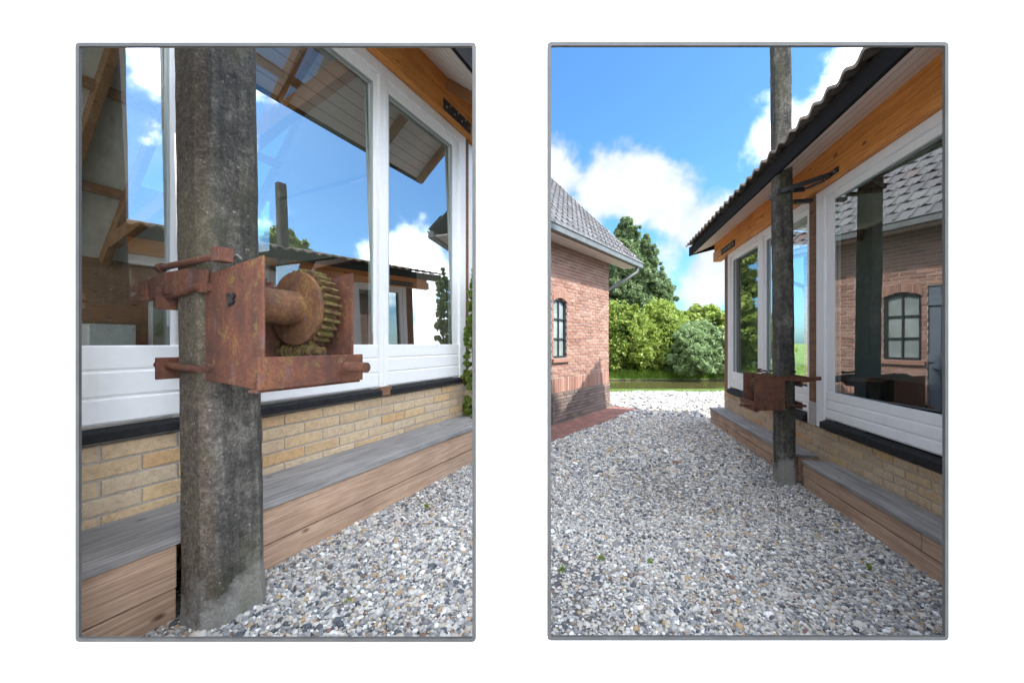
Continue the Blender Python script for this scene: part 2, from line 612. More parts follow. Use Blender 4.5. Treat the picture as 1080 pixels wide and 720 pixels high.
leaf_mat('leaf_spruce', [(0.09, 0.15, 0.06), (0.14, 0.21, 0.085), (0.19, 0.26, 0.12), (0.11, 0.17, 0.07)])
leaf_mat('leaf_shrub', [(0.13, 0.22, 0.03), (0.21, 0.32, 0.05), (0.31, 0.37, 0.07), (0.17, 0.27, 0.04), (0.36, 0.38, 0.09)])
leaf_mat('leaf_willow', [(0.15, 0.24, 0.09), (0.23, 0.33, 0.15), (0.19, 0.28, 0.11), (0.28, 0.38, 0.19)])
leaf_mat('leaf_grass', [(0.10, 0.20, 0.015), (0.17, 0.29, 0.03), (0.22, 0.32, 0.05), (0.13, 0.23, 0.02)])


@reg('bark')
def _(b):
    n = b.noise(8, 6, 0.7, b.co((3, 3, 0.6)))
    b.base(b.ramp(n, [(0.3, (0.05, 0.035, 0.025)), (0.7, (0.14, 0.105, 0.075))])); b.rough(0.95); b.bump(n, 0.6, 0.02)


# ------------------------------------------------------------------ mesh helpers
class MB:
    def __init__(self):
        self.v, self.f, self.mi = [], [], []
        self.smooth = []

    def poly(self, pts, faces, mi=0, smooth=False):
        o = len(self.v)
        self.v += [tuple(p) for p in pts]
        for q in faces:
            self.f.append([o + i for i in q]); self.mi.append(mi); self.smooth.append(smooth)
        return self

    def box(self, x0, x1, y0, y1, z0, z1, mi=0):
        pts = [(x0, y0, z0), (x1, y0, z0), (x1, y1, z0), (x0, y1, z0), (x0, y0, z1), (x1, y0, z1), (x1, y1, z1), (x0, y1, z1)]
        return self.poly(pts, [(0, 3, 2, 1), (4, 5, 6, 7), (0, 1, 5, 4), (1, 2, 6, 5), (2, 3, 7, 6), (3, 0, 4, 7)], mi)

    def hexa(self, b4, t4, mi=0):
        return self.poly(list(b4) + list(t4), [(0, 3, 2, 1), (4, 5, 6, 7), (0, 1, 5, 4), (1, 2, 6, 5), (2, 3, 7, 6), (3, 0, 4, 7)], mi)

    def bar(self, p, q, w, h, up=(0, 0, 1), mi=0):
        p, q = Vector(p), Vector(q)
        d = (q - p).normalized()
        s = d.cross(Vector(up)).normalized() * (w / 2)
        u = s.cross(d).normalized() * (h / 2)
        b4 = [p - s - u, p + s - u, p + s + u, p - s + u]
        t4 = [q - s - u, q + s - u, q + s + u, q - s + u]
        return self.hexa(b4, t4, mi)

    def cyl(self, p, q, r0, r1=None, n=20, mi=0, smooth=True, cap=True):
        r1 = r0 if r1 is None else r1
        p, q = Vector(p), Vector(q)
        d = (q - p).normalized()
        a = Vector((0, 0, 1)) if abs(d.z) < 0.9 else Vector((1, 0, 0))
        s = d.cross(a).normalized(); u = s.cross(d)
        A = [p + (s * math.cos(2 * math.pi * i / n) + u * math.sin(2 * math.pi * i / n)) * r0 for i in range(n)]
        B = [q + (s * math.cos(2 * math.pi * i / n) + u * math.sin(2 * math.pi * i / n)) * r1 for i in range(n)]
        self.poly(A + B, [(i, (i + 1) % n, n + (i + 1) % n, n + i) for i in range(n)], mi, smooth)
        if cap:
            self.poly(A, [tuple(reversed(range(n)))], mi)
            self.poly(B, [tuple(range(n))], mi)
        return self

    def tube(self, pts, r, n=10, mi=0):
        for a, b in zip(pts[:-1], pts[1:]):
            self.cyl(a, b, r, r, n, mi)
        return self

    def build(self, name, mats, parent=None, bevel=0.0, seg=2):
        me = bpy.data.meshes.new(name)
        me.from_pydata(self.v, [], self.f)
        if isinstance(mats, str): mats = [mats]
        for m in mats: me.materials.append(MATS[m])
        me.polygons.foreach_set('material_index', self.mi)
        me.polygons.foreach_set('use_smooth', self.smooth)
        me.update()
        o = bpy.data.objects.new(name, me)
        COL.objects.link(o)
        if parent is not None: o.parent = parent
        if bevel > 0:
            bv = o.modifiers.new('bevel', 'BEVEL'); bv.width = bevel; bv.segments = seg
            bv.limit_method = 'ANGLE'; bv.angle_limit = R(40)
        return o


def tag(o, label=None, cat=None, group=None, kind=None):
    if label: o['label'] = label
    if cat: o['category'] = cat
    if group: o['group'] = group
    if kind: o['kind'] = kind
    return o


def thing(name, label, cat, loc=(0, 0, 0), rz=0.0, group=None):
    o = bpy.data.objects.new(name, None)
    COL.objects.link(o)
    o.empty_display_size = 0.2
    o.location = loc; o.rotation_euler = (0, 0, rz)
    return tag(o, label, cat, group)


def copy_tree(o, parent=None):
    c = o.copy(); COL.objects.link(c); c.parent = parent
    for ch in o.children:
        copy_tree(ch, c)
    return c


def fast_mesh(name, verts, nper, mat, parent=None, smooth=False):
    """verts: (n, nper, 3) separate polygons with nper corners"""
    n = verts.shape[0]
    me = bpy.data.meshes.new(name)
    me.vertices.add(n * nper); me.loops.add(n * nper); me.polygons.add(n)
    me.vertices.foreach_set('co', verts.reshape(-1).astype(np.float32))
    me.loops.foreach_set('vertex_index', np.arange(n * nper, dtype=np.int32))
    me.polygons.foreach_set('loop_start', np.arange(0, n * nper, nper, dtype=np.int32))
    me.polygons.foreach_set('loop_total', np.full(n, nper, dtype=np.int32))
    me.materials.append(MATS[mat])
    me.update(calc_edges=True)
    o = bpy.data.objects.new(name, me); COL.objects.link(o)
    if parent is not None: o.parent = parent
    return o


def bricks(mb, x0, x1, z0, z1, y, rowh, blen, joint=0.012, depth=0.09, mi=0, skip=None, jitter=0.003, bond=0.5):
    """courses of single bricks laid against a mortar core, face at y (outwards is -y)"""
    rows = max(1, round((z1 - z0) / rowh))
    rowh = (z1 - z0) / rows
    for r in range(rows):
        za, zb = z0 + r * rowh + joint / 2, z0 + (r + 1) * rowh - joint / 2
        x = x0 - (blen * bond if r % 2 else 0.0)
        while x < x1:
            xa, xb = max(x + joint / 2, x0), min(x + blen - joint / 2, x1)
            if xb - xa > joint * 1.5:
                segs = [(xa, xb)]
                if skip:
                    segs = skip(xa, xb, za, zb)
                for sa, sb in segs:
                    if sb - sa > 0.02:
                        j = random.uniform(-jitter, jitter)
                        mb.box(sa, sb, y + j, y + depth, za + random.uniform(-0.001, 0.001), zb, mi)
            x += blen


def tile_roof(mb, x0, x1, w0, z0, pitch, length, tw, course, amp, lip=0.03, flat=False, dirw=1, mi=0, xmin_fn=None):
    """single roof tiles, each an island; slope rises in +w*dirw from (w0, z0)"""
    c, s = math.cos(pitch), math.sin(pitch)
    nx, nr = max(1, round((x1 - x0) / tw)), math.ceil(length / course)
    K = 8
    for r in range(nr):
        q0, q1 = r * course - 0.02, min((r + 1) * course + 0.05, length)
        for i in range(nx):
            xs = x0 + i * tw + (tw / 2 if (flat and r % 2) else 0)
            if xmin_fn and xs < xmin_fn(w0 + dirw * q0 * c): continue
            if xs + tw > x1 + tw * 0.6: continue
            dj = random.uniform(-0.003, 0.003)
            P = []
            for q, lift in ((q0, lip), (q1, 0.0)):
                for k in range(K + 1):
                    t = k / K
                    if flat:
                        h = amp if t < 0.16 else (amp * (1 - (t - 0.16) / 0.1) if t < 0.26 else 0.0)
                        h = h + (amp * 0.8 if t > 0.94 else 0)
                    else:
                        h = amp * (0.5 + 0.5 * math.cos(2 * math.pi * t))
                    hh = h + lift + dj
                    P.append((xs + t * tw * 1.02, w0 + dirw * (q * c - hh * s), z0 + q * s + hh * c))
            faces = []
            n = K + 1
            for k in range(K):
                faces.append((k, k + 1, n + k + 1, n + k) if dirw > 0 else (k, n + k, n + k + 1, k + 1))
            low = len(P)
            for k in range(n):
                x, w, z = P[k]
                P.append((x, w + dirw * lip * s, z - lip * 0.95 * c))
            for k in range(K):
                faces.append((low + k, low + k + 1, k + 1, k) if dirw > 0 else (k, k + 1, low + k + 1, low + k))
            mb.poly(P, faces, mi, not flat)


# ------------------------------------------------------------------ setting: ground, water
def ground():
    prof = [(-60, 0, 2), (1.42, 0, 2), (12.2, 0.0, 0), (12.95, 0.02, 1), (13.35, -0.45, 1), (17.15, -0.45, 1), (17.33, -0.07, 3), (17.8, 0.17, 1), (19, 0.35, 1), (40, 0.5, 1), (900, 0.5, 1)]
    xs = [-900, -60, -20, -8, -3, 0, 3, 8, 20, 60, 900]
    mb = MB()
    P = [(x, y, z) for (y, z, _) in prof for x in xs]
    n = len(xs)
    for j in range(len(prof) - 1):
        for i in range(n - 1):
            pass
    mb.v = P
    for j in range(len(prof) - 1):
        for i in range(n - 1):
            mb.f.append([j * n + i, j * n + i + 1, (j + 1) * n + i + 1, (j + 1) * n + i]); mb.mi.append(prof[j + 1][2]); mb.smooth.append(False)
    o = mb.build('ground', ['gravel_bed', 'turf', 'yard_slab', 'bank_soil'])
    tag(o, kind='structure')
    mb = MB()
    mb.poly([(-60, 13.0, -0.12), (80, 13.0, -0.12), (80, 17.34, -0.12), (-60, 17.34, -0.12)], [(0, 1, 2, 3)])
    tag(mb.build('water', 'pond_water'), kind='structure')


ground()


# ------------------------------------------------------------------ added white page margin, built as a wall with two framed openings
def page_margin():
    root = thing('page_margin', 'added white page margin built as an upright wall with two portrait openings edged in grey', 'wall', (0, 1.4, 0))
    k = 1.4 / 420
    rects = [((81.5 - 540) * k, (501.8 - 540) * k, (362 - 675) * k + 1.5, (362 - 46.5) * k + 1.5),
             ((577.5 - 540) * k, (998.5 - 540) * k, (362 - 673.5) * k + 1.5, (362 - 46) * k + 1.5)]
    X0, X1, Z1 = -6.0, 6.0, 3.7
    T = 0.09

    def rr(x0, x1, z0, z1, r, n=5):
        pts = []
        for cx, cz, a0 in ((x1 - r, z1 - r, 0), (x0 + r, z1 - r, 90), (x0 + r, z0 + r, 180), (x1 - r, z0 + r, 270)):
            for i in range(n + 1):
                a = R(a0 + 90 * i / n)
                pts.append((cx + r * math.cos(a), cz + r * math.sin(a)))
        return pts
    mb = MB()
    # front face: big sheet cut by two openings, built as a grid of rectangles round them plus corner fillets
    xs = [X0, rects[0][0], rects[0][1], rects[1][0], rects[1][1], X1]
    for (xa, xb) in ((xs[0], xs[1]), (xs[2], xs[3]), (xs[4], xs[5])):
        mb.poly([(xa, 0, 0), (xb, 0, 0), (xb, 0, Z1), (xa, 0, Z1)], [(0, 1, 2, 3)])
    r0 = 0.012
    SP = 0.10
    for (x0, x1, z0, z1) in rects:
        mb.poly([(x0, 0, 0), (x1, 0, 0), (x1, 0, z0), (x0, 0, z0)], [(0, 1, 2, 3)])
        mb.poly([(x0, 0, z1), (x1, 0, z1), (x1, 0, Z1), (x0, 0, Z1)], [(0, 1, 2, 3)])
        # splayed reveals: the opening widens towards the back
        a, b = x0 - SP if x0 < 0 or True else x0, x1 + SP
        a = max(a, -9); zz0, zz1 = z0 - SP, z1 + SP
        ql, qr = (0.135, 0.04) if x0 < 0 else (0.04, 0.135)
        F = [(x0, 0, z0), (x1, 0, z0), (x1, 0, z1), (x0, 0, z1)]
        B = [(x0 - ql, T, zz0), (x1 + qr, T, zz0), (x1 + qr, T, zz1), (x0 - ql, T, zz1)]
        mb.poly(F + B, [(0, 4, 5, 1), (1, 5, 6, 2), (2, 6, 7, 3), (3, 7, 4, 0)])
    bx = [X0, rects[0][0] - 0.135, rects[0][1] + 0.04, rects[1][0] - 0.04, rects[1][1] + 0.135, X1]
    for (xa, xb) in ((bx[0], bx[1]), (bx[2], bx[3]), (bx[4], bx[5])):
        mb.poly([(xa, T, 0), (xb, T, 0), (xb, T, Z1), (xa, T, Z1)], [(3, 2, 1, 0)])
    for (x0, x1, z0, z1) in rects:
        ql, qr = (0.135, 0.04) if x0 < 0 else (0.04, 0.135)
        mb.poly([(x0 - ql, T, 0), (x1 + qr, T, 0), (x1 + qr, T, z0 - SP), (x0 - ql, T, z0 - SP)], [(3, 2, 1, 0)])
        mb.poly([(x0 - ql, T, z1 + SP), (x1 + qr, T, z1 + SP), (x1 + qr, T, Z1), (x0 - ql, T, Z1)], [(3, 2, 1, 0)])
    mb.poly([(X0, 0, Z1), (X1, 0, Z1), (X1, T, Z1), (X0, T, Z1)], [(0, 1, 2, 3)])
    mb.poly([(X0, 0, 0), (X0, T, 0), (X0, T, Z1), (X0, 0, Z1)], [(3, 2, 1, 0)])
    mb.poly([(X1, 0, 0), (X1, T, 0), (X1, T, Z1), (X1, 0, Z1)], [(0, 1, 2, 3)])
    mb.build('margin_face', 'page_white', root)
    for (x0, x1, z0, z1) in rects:
        fw = 0.0115
        O = rr(x0 - 0.001, x1 + 0.001, z0 - 0.001, z1 + 0.001, 0.014)
        I = rr(x0 + fw, x1 - fw, z0 + fw, z1 - fw, 0.006)
        n = len(O)
        m = MB()
        yf, yb = -0.006, 0.004
        P = [(x, yf, z) for x, z in O] + [(x, yf, z) for x, z in I] + [(x, yb, z) for x, z in O] + [(x, yb, z) for x, z in I]
        F = []
        for i in range(n):
            j = (i + 1) % n
            F += [(i, n + i, n + j, j), (2 * n + i, i, j, 2 * n + j), (n + i, 3 * n + i, 3 * n + j, n + j), (3 * n + i, 2 * n + i, 2 * n + j, 3 * n + j)]
        m.poly(P, F)
        m.build('frame', 'grey_metal', root)


page_margin()


# ------------------------------------------------------------------ glazed buildings
def window(parent, x0, x1, z_sill, z_board, z_glass0, z_glass1, z_top, wf, stile_l, stile_r, boards=3, groove=0.012, k=1.0, glass_turn=0.0, tilt=0.0, gm='glass'):
    """fixed light: outer frame, stepped sash, pane, boarded panel below, black sill"""
    f = MB()
    wd = 0.10 * k
    sl, sr = stile_l * 0.55, stile_r * 0.55
    f.box(x0 + 0.001, x0 + sl, wf, wf + wd, z_sill, z_top)
    f.box(x1 - sr, x1 - 0.001, wf, wf + wd, z_sill, z_top)
    f.box(x0 + sl, x1 - sr, wf + 0.001, wf + wd, z_top - (z_top - z_glass1) * 0.55, z_top)
    win = f.build('window', 'white_paint', parent, 0.006 * k)
    s = MB()
    ws = wf + 0.028 * k
    xa, xb = x0 + stile_l, x1 - stile_r
    zt = z_top - (z_top - z_glass1) * 0.55
    s.box(x0 + sl, xa, ws, ws + 0.06 * k, z_glass0 - 0.01, zt)
    s.box(xb, x1 - sr, ws, ws + 0.06 * k, z_glass0 - 0.01, zt)
    s.box(xa, xb, ws + 0.001, ws + 0.06 * k, z_glass1, zt)
    s.build('sash', 'white_paint', win, 0.004 * k)
    g = MB()
    t = 0.012 * k
    for (a, b, c, d) in ((xa, xa + t, z_glass0, z_glass1), (xb - t, xb, z_glass0, z_glass1), (xa + t, xb - t, z_glass1 - t, z_glass1)):
        g.box(a, b, ws + 0.006, ws + 0.03 * k, c, d)
    g.build('seal', 'white_seal', win)
    p = MB()
    wg = wf + (0.055 if glass_turn == 0 else 0.105) * k - (0.5 * (z_glass1 - z_glass0) * math.tan(tilt))
    gt = 0.5 * (xb - xa) * math.tan(glass_turn)
    tl = (z_glass1 - z_glass0) * math.tan(tilt)
    pts = []
    for dy in (0.0, 0.008):
        pts += [(xa, wg + dy - gt, z_glass0 - 0.005), (xb, wg + dy + gt, z_glass0 - 0.005), (xb, wg + dy + gt + tl, z_glass1 + 0.005), (xa, wg + dy - gt + tl, z_glass1 + 0.005)]
    p.poly(pts, [(0, 1, 2, 3), (7, 6, 5, 4), (0, 4, 5, 1), (1, 5, 6, 2), (2, 6, 7, 3), (3, 7, 4, 0)])
    p.build('pane', gm, win)
    b = MB()
    hb = (z_glass0 - z_board) / boards
    for i in range(boards):
        b.box(x0 + sl, x1 - sr, wf + 0.012 + 0.004 * i, wf + 0.06 * k, z_board + i * hb + groove, z_board + (i + 1) * hb - (0.0 if i < boards - 1 else 0.002))
    b.box(x0 + sl, x1 - sr, wf + 0.028, wf + 0.055 * k, z_board, z_glass0 - 0.004)
    b.build('panel', 'white_paint', win, 0.007 * k)
    sl_ = MB()
    h = z_board - z_sill
    xq0, xq1 = x0 + sl + 0.002, x1 - sr - 0.002
    sl_.poly([(xq0, wf - 0.045, z_sill + 0.012), (xq1, wf - 0.045, z_sill + 0.012), (xq1, wf - 0.045, z_sill + h * 0.72), (xq0, wf - 0.045, z_sill + h * 0.72),
              (xq0, wf + 0.02, z_board - 0.006), (xq1, wf + 0.02, z_board - 0.006), (xq1, wf + 0.06, z_sill + 0.01), (xq0, wf + 0.06, z_sill + 0.01)],
             [(0, 1, 2, 3), (3, 2, 5, 4), (0, 7, 6, 1), (0, 3, 4, 7), (1, 6, 5, 2), (4, 5, 6, 7)])
    sl_.build('sill', 'black_sill', win, 0.004 * k)
    return win


def bench(name, label, O, rz, x0, x1, h, split, depth, group, front_end=None):
    t = thing(name, label, 'bench', (O.x, O.y, 0), rz, group)
    th = 0.045 if h > 0.4 else 0.036
    s = MB(); s.box(x0 - 0.004, x1 + 0.004, -0.014, depth, h - th, h); s.build('seat_board', 'bench_seat', t, 0.006)
    if front_end is not None: x1 = front_end
    # front boards in two lengths with a butt joint
    cut = x0 + (x1 - x0) * (0.62 if x1 - x0 > 1.5 else 2)
    ends = [(x0, x1)] if cut > x1 else [(x0, cut - 0.002), (cut + 0.002, x1)]
    for (a, b) in ends:
        u = MB(); u.box(a, b, 0.0, 0.045, split + 0.004, h - th - 0.004); u.build('front_board', 'bench_wood', t, 0.007)
    l = MB(); l.box(x0, x1, 0.006, 0.05, -0.02, split - 0.003); l.build('front_board', 'bench_wood', t, 0.007)
    for a, b in ((x0, x0 + 0.03), (x1 - 0.03, x1)):
        e = MB(); e.box(a, b, 0.052, depth, -0.02, h - th - 0.002); e.build('end_board', 'bench_wood', t, 0.004)
    return t


OL = Vector((-1.5823, 2.6582, 0)); RL = R(65.095)
OR = Vector((3.0405, 4.2568, 0)); RR = R(-102.095)


def building_left():
    t = thing('glazed_house', 'large glazed brick-plinth house close behind the thick concrete post, its panes mirroring blue sky', 'house', OL, RL)
    XE = 3.72
    m = MB()
    bricks(m, -1.42, XE, 0.0, 0.92, 0.55, 0.107, 0.375, 0.016, 0.1)
    m.box(-1.40, XE - 0.01, 0.561, 0.75, 0.0, 0.915, 1)
    m.build('plinth', ['yellow_brick', 'mortar'], t, 0.005)
    args = dict(z_sill=0.925, z_board=1.02, z_glass0=1.49, z_glass1=4.31, z_top=4.55, wf=0.555, k=1.3, tilt=R(1.3))
    window(t, -1.52, -0.20, stile_l=0.115, stile_r=0.115, **args)
    window(t, -0.20, 1.62, stile_l=0.115, stile_r=0.115, **args)
    window(t, 1.62, 3.33, stile_l=0.115, stile_r=0.30, **args)
    # little timber stops under the mullions
    for x in (1.62, 3.25):
        s = MB(); s.box(x - 0.085, x + 0.085, 0.520, 0.552, 0.93, 1.03); s.build('mullion_foot', 'brown_timber', t, 0.004)
    c = MB(); c.box(3.335, 3.40, 0.55, 0.70, 0.925, 4.54); c.build('corner_strip', 'brown_timber', t, 0.005)
    c = MB(); c.box(3.405, XE, 0.57, 0.72, 0.925, 4.52); c.build('sky_strip_board', 'white_paint', t, 0.005)  # added white board standing in for the bright sky past the corner
    b = MB()
    b.box(-1.45, XE + 0.22, 0.47, 0.66, 4.555, 4.835)
    b.box(-1.40, XE + 0.22, 0.465, 0.66, 4.842, 5.12)
    b.build('head_beam', 'orange_timber', t, 0.008)
    p = MB(); p.box(2.62, 3.30, 0.457, 0.468, 4.575, 4.72)
    pl = p.build('tie_plate', 'black_steel', t, 0.002)
    for i in range(7):
        n = MB()
        n.cyl((2.68 + i * 0.095, 0.458, 4.66 + (0.03 if i % 2 else -0.03)), (2.68 + i * 0.095, 0.449, 4.66 + (0.03 if i % 2 else -0.03)), 0.014, n=10)
        n.build('bolt', 'zinc_bolt', pl)

    def xmin(w): return -1.16 - 0.464 * w
    # roof: front slope of clay tiles, back slope plain
    pit = math.atan(0.78)
    r = MB()
    tile_roof(r, -3.0, XE + 0.05, -0.50, 4.58, pit, 4.9, 0.28, 0.40, 0.055, 0.035, xmin_fn=xmin)
    roof = r.build('roof', 'clay_tile', t)
    f = MB(); f.box(-0.90, XE + 0.10, -0.47, -0.43, 4.30, 4.555); f.build('fascia', 'fascia_dark', roof, 0.004)
    s = MB()
    s.poly([(-0.93, -0.43, 4.34), (XE + 0.08, -0.43, 4.34), (XE + 0.08, 0.47, 5.04), (-1.36, 0.47, 5.04),
            (-0.93, -0.43, 4.37), (XE + 0.08, -0.43, 4.37), (XE + 0.08, 0.47, 5.07), (-1.36, 0.47, 5.07)],
           [(0, 3, 2, 1), (4, 5, 6, 7), (0, 1, 5, 4), (1, 2, 6, 5), (2, 3, 7, 6), (3, 0, 4, 7)])
    s.build('soffit', 'soffit_board', roof)
    for x in (-0.2, 1.25, 2.7, 3.7):
        e = MB(); e.bar((x, -0.40, 4.28), (x, 0.45, 4.94), 0.07, 0.12); e.build('eave_rafter', 'rafter_timber', roof, 0.006)
    ce = MB()
    zr = 7.25
    ce.poly([(xmin(0.6), 0.60, 5.10), (XE, 0.60, 5.10), (XE, 3.3, zr), (xmin(3.3), 3.3, zr)], [(0, 3, 2, 1)])
    zs = lambda w, o=0.0: zr + o - (w - 3.3) * (4.25 + o) / 3.7
    for (xa_, xb_, wa_, wb_) in ((None, 1.6, 3.3, 7.0), (3.5, XE, 3.3, 7.0), (1.6, 3.5, 3.3, 3.7), (1.6, 3.5, 6.0, 7.0)):
        a0 = xmin(wa_) if xa_ is None else xa_; a1 = xmin(wb_) if xa_ is None else xa_
        ce.poly([(a0, wa_, zs(wa_)), (xb_, wa_, zs(wa_)), (xb_, wb_, zs(wb_)), (a1, wb_, zs(wb_))], [(0, 3, 2, 1)])
        ce.poly([(a0, wa_, zs(wa_, .1)), (xb_, wa_, zs(wa_, .1)), (xb_, wb_, zs(wb_, .1)), (a1, wb_, zs(wb_, .1))], [(0, 1, 2, 3)])
    sk = MB(); sk.hexa([(1.6, 3.7, zs(3.7) + .04), (3.5, 3.7, zs(3.7) + .04), (3.5, 6.0, zs(6.0) + .04), (1.6, 6.0, zs(6.0) + .04)], [(1.6, 3.7, zs(3.7) + .05), (3.5, 3.7, zs(3.7) + .05), (3.5, 6.0, zs(6.0) + .05), (1.6, 6.0, zs(6.0) + .05)])
    sk.build('added_skylight', 'glass', t)  # added unseen roof opening, lets in sky light to brighten the room
    up = [(xmin(0.6), 0.60, 5.18), (XE, 0.60, 5.18), (XE, 3.3, zr + .1), (xmin(3.3), 3.3, zr + .1)]
    ce.poly(up, [(0, 1, 2, 3)])
    ce.build('ceiling', 'ceiling_panel', t)
    def beam(nm, *a):
        q = MB(); q.bar(*a); return q.build(nm, 'rafter_timber', t, 0.006)
    for x in (-2.6, -1.2, -0.5, 0.2, 0.9, 1.6, 3.0):
        beam('rafter', (x, 3.3, zr - 0.12), (x, 6.95, 2.95), 0.11, 0.2)
        if x > -1.3: beam('rafter', (x, 0.75, 5.1), (x, 3.3, zr - 0.12), 0.11, 0.2)
    for w in (4.1, 5.1, 6.1):
        z = zr - (w - 3.3) * 1.149 - 0.08
        beam('purlin', (xmin(w) + 0.1, w, z), (XE, w, z), 0.09, 0.14)
    for x in (-1.2, 1.6):
        beam('tie_beam', (x, 0.7, 4.75), (x, 6.6, 3.25), 0.13, 0.22)
        beam('brace', (x + 0.1, 2.0, 4.5), (x + 1.3, 5.4, 4.9), 0.10, 0.16)
    bw = MB()
    xa, xb = 2.25, 2.95
    for (x0, x1, z0, z1) in ((xmin(7.0), xa, 0, 3.1), (xb, XE, 0, 3.1), (xa, xb, 0, 1.3), (xa, xb, 2.75, 3.1)):
        bw.box(x0, x1, 7.0, 7.2, z0, z1)
    bw.build('back_wall', 'interior_boards', t)
    ww = MB()
    ww.box(xa, xa + 0.06, 6.97, 7.1, 1.3, 2.75); ww.box(xb - 0.06, xb, 6.97, 7.1, 1.3, 2.75); ww.box(xa + .06, xb - .06, 6.97, 7.1, 1.3, 1.36); ww.box(xa + .06, xb - .06, 6.97, 7.1, 2.69, 2.75)
    wn = ww.build('window', 'white_paint', t)
    pp = MB(); pp.box(xa + .06, xb - .06, 7.03, 7.036, 1.36, 2.69); pp.build('pane', 'glass', wn)
    ew = MB()
    # end wall with a wide unglazed opening, added to let sky light in
    for (w0, w1, z0, z1) in ((0.72, 1.2, 0, 4.6), (5.4, 7.0, 0, 3.4), (1.2, 5.4, 0, 0.9), (1.2, 5.4, 3.1, 4.4)):
        ew.box(XE - 0.15, XE - 0.01, w0, w1, z0, z1)
    ew.poly([(XE - .01, 0.72, 4.6), (XE - .01, 5.6, 4.4), (XE - .01, 3.3, 7.25), (XE - .15, 0.72, 4.6), (XE - .15, 5.6, 4.4), (XE - .15, 3.3, 7.25)],
            [(0, 1, 2), (5, 4, 3)])
    ew.build('end_wall', 'plaster_inside', t)
    fl = MB(); fl.poly([(xmin(0.7), 0.76, 0.30), (XE - .16, 0.76, 0.30), (XE - .16, 6.99, 0.30), (xmin(7), 6.99, 0.30)], [(0, 1, 2, 3)])
    fl.build('floor', 'floor_screed', t)
    cb = thing('cabinet', 'pale cabinet against the timber back wall, behind the glass left of the thick post', 'cabinet',
               OL + Matrix.Rotation(RL, 3, 'Z') @ Vector((1.5, 6.6, 0.30)), RL)
    q = MB(); q.box(-0.30, 0.30, -0.25, 0.3, 0.06, 1.52); q.box(-0.27, 0.27, -0.2, 0.28, 0, 0.06); q.build('cabinet_body', 'cabinet_white', cb, 0.01)
    q = MB(); q.box(-0.295, 0.295, -0.275, -0.252, 0.10, 1.51); dr = q.build('door', 'cabinet_white', cb, 0.006)
    q = MB(); q.cyl((0.22, -0.30, 0.7), (0.22, -0.30, 1.0), 0.01, n=8); q.build('handle', 'zinc_bolt', dr)
    g = 'timber benches along the glazed house with the thick post'
    bench('timber_bench', 'short timber bench with grey seat left of the thick concrete post', OL, RL, -1.17, -0.245, 0.461, 0.176, 0.548, g, -0.552)
    bench('timber_bench', 'long timber bench with grey seat running right from the thick concrete post', OL, RL, -0.235, 3.45, 0.461, 0.176, 0.548, g)
    return t


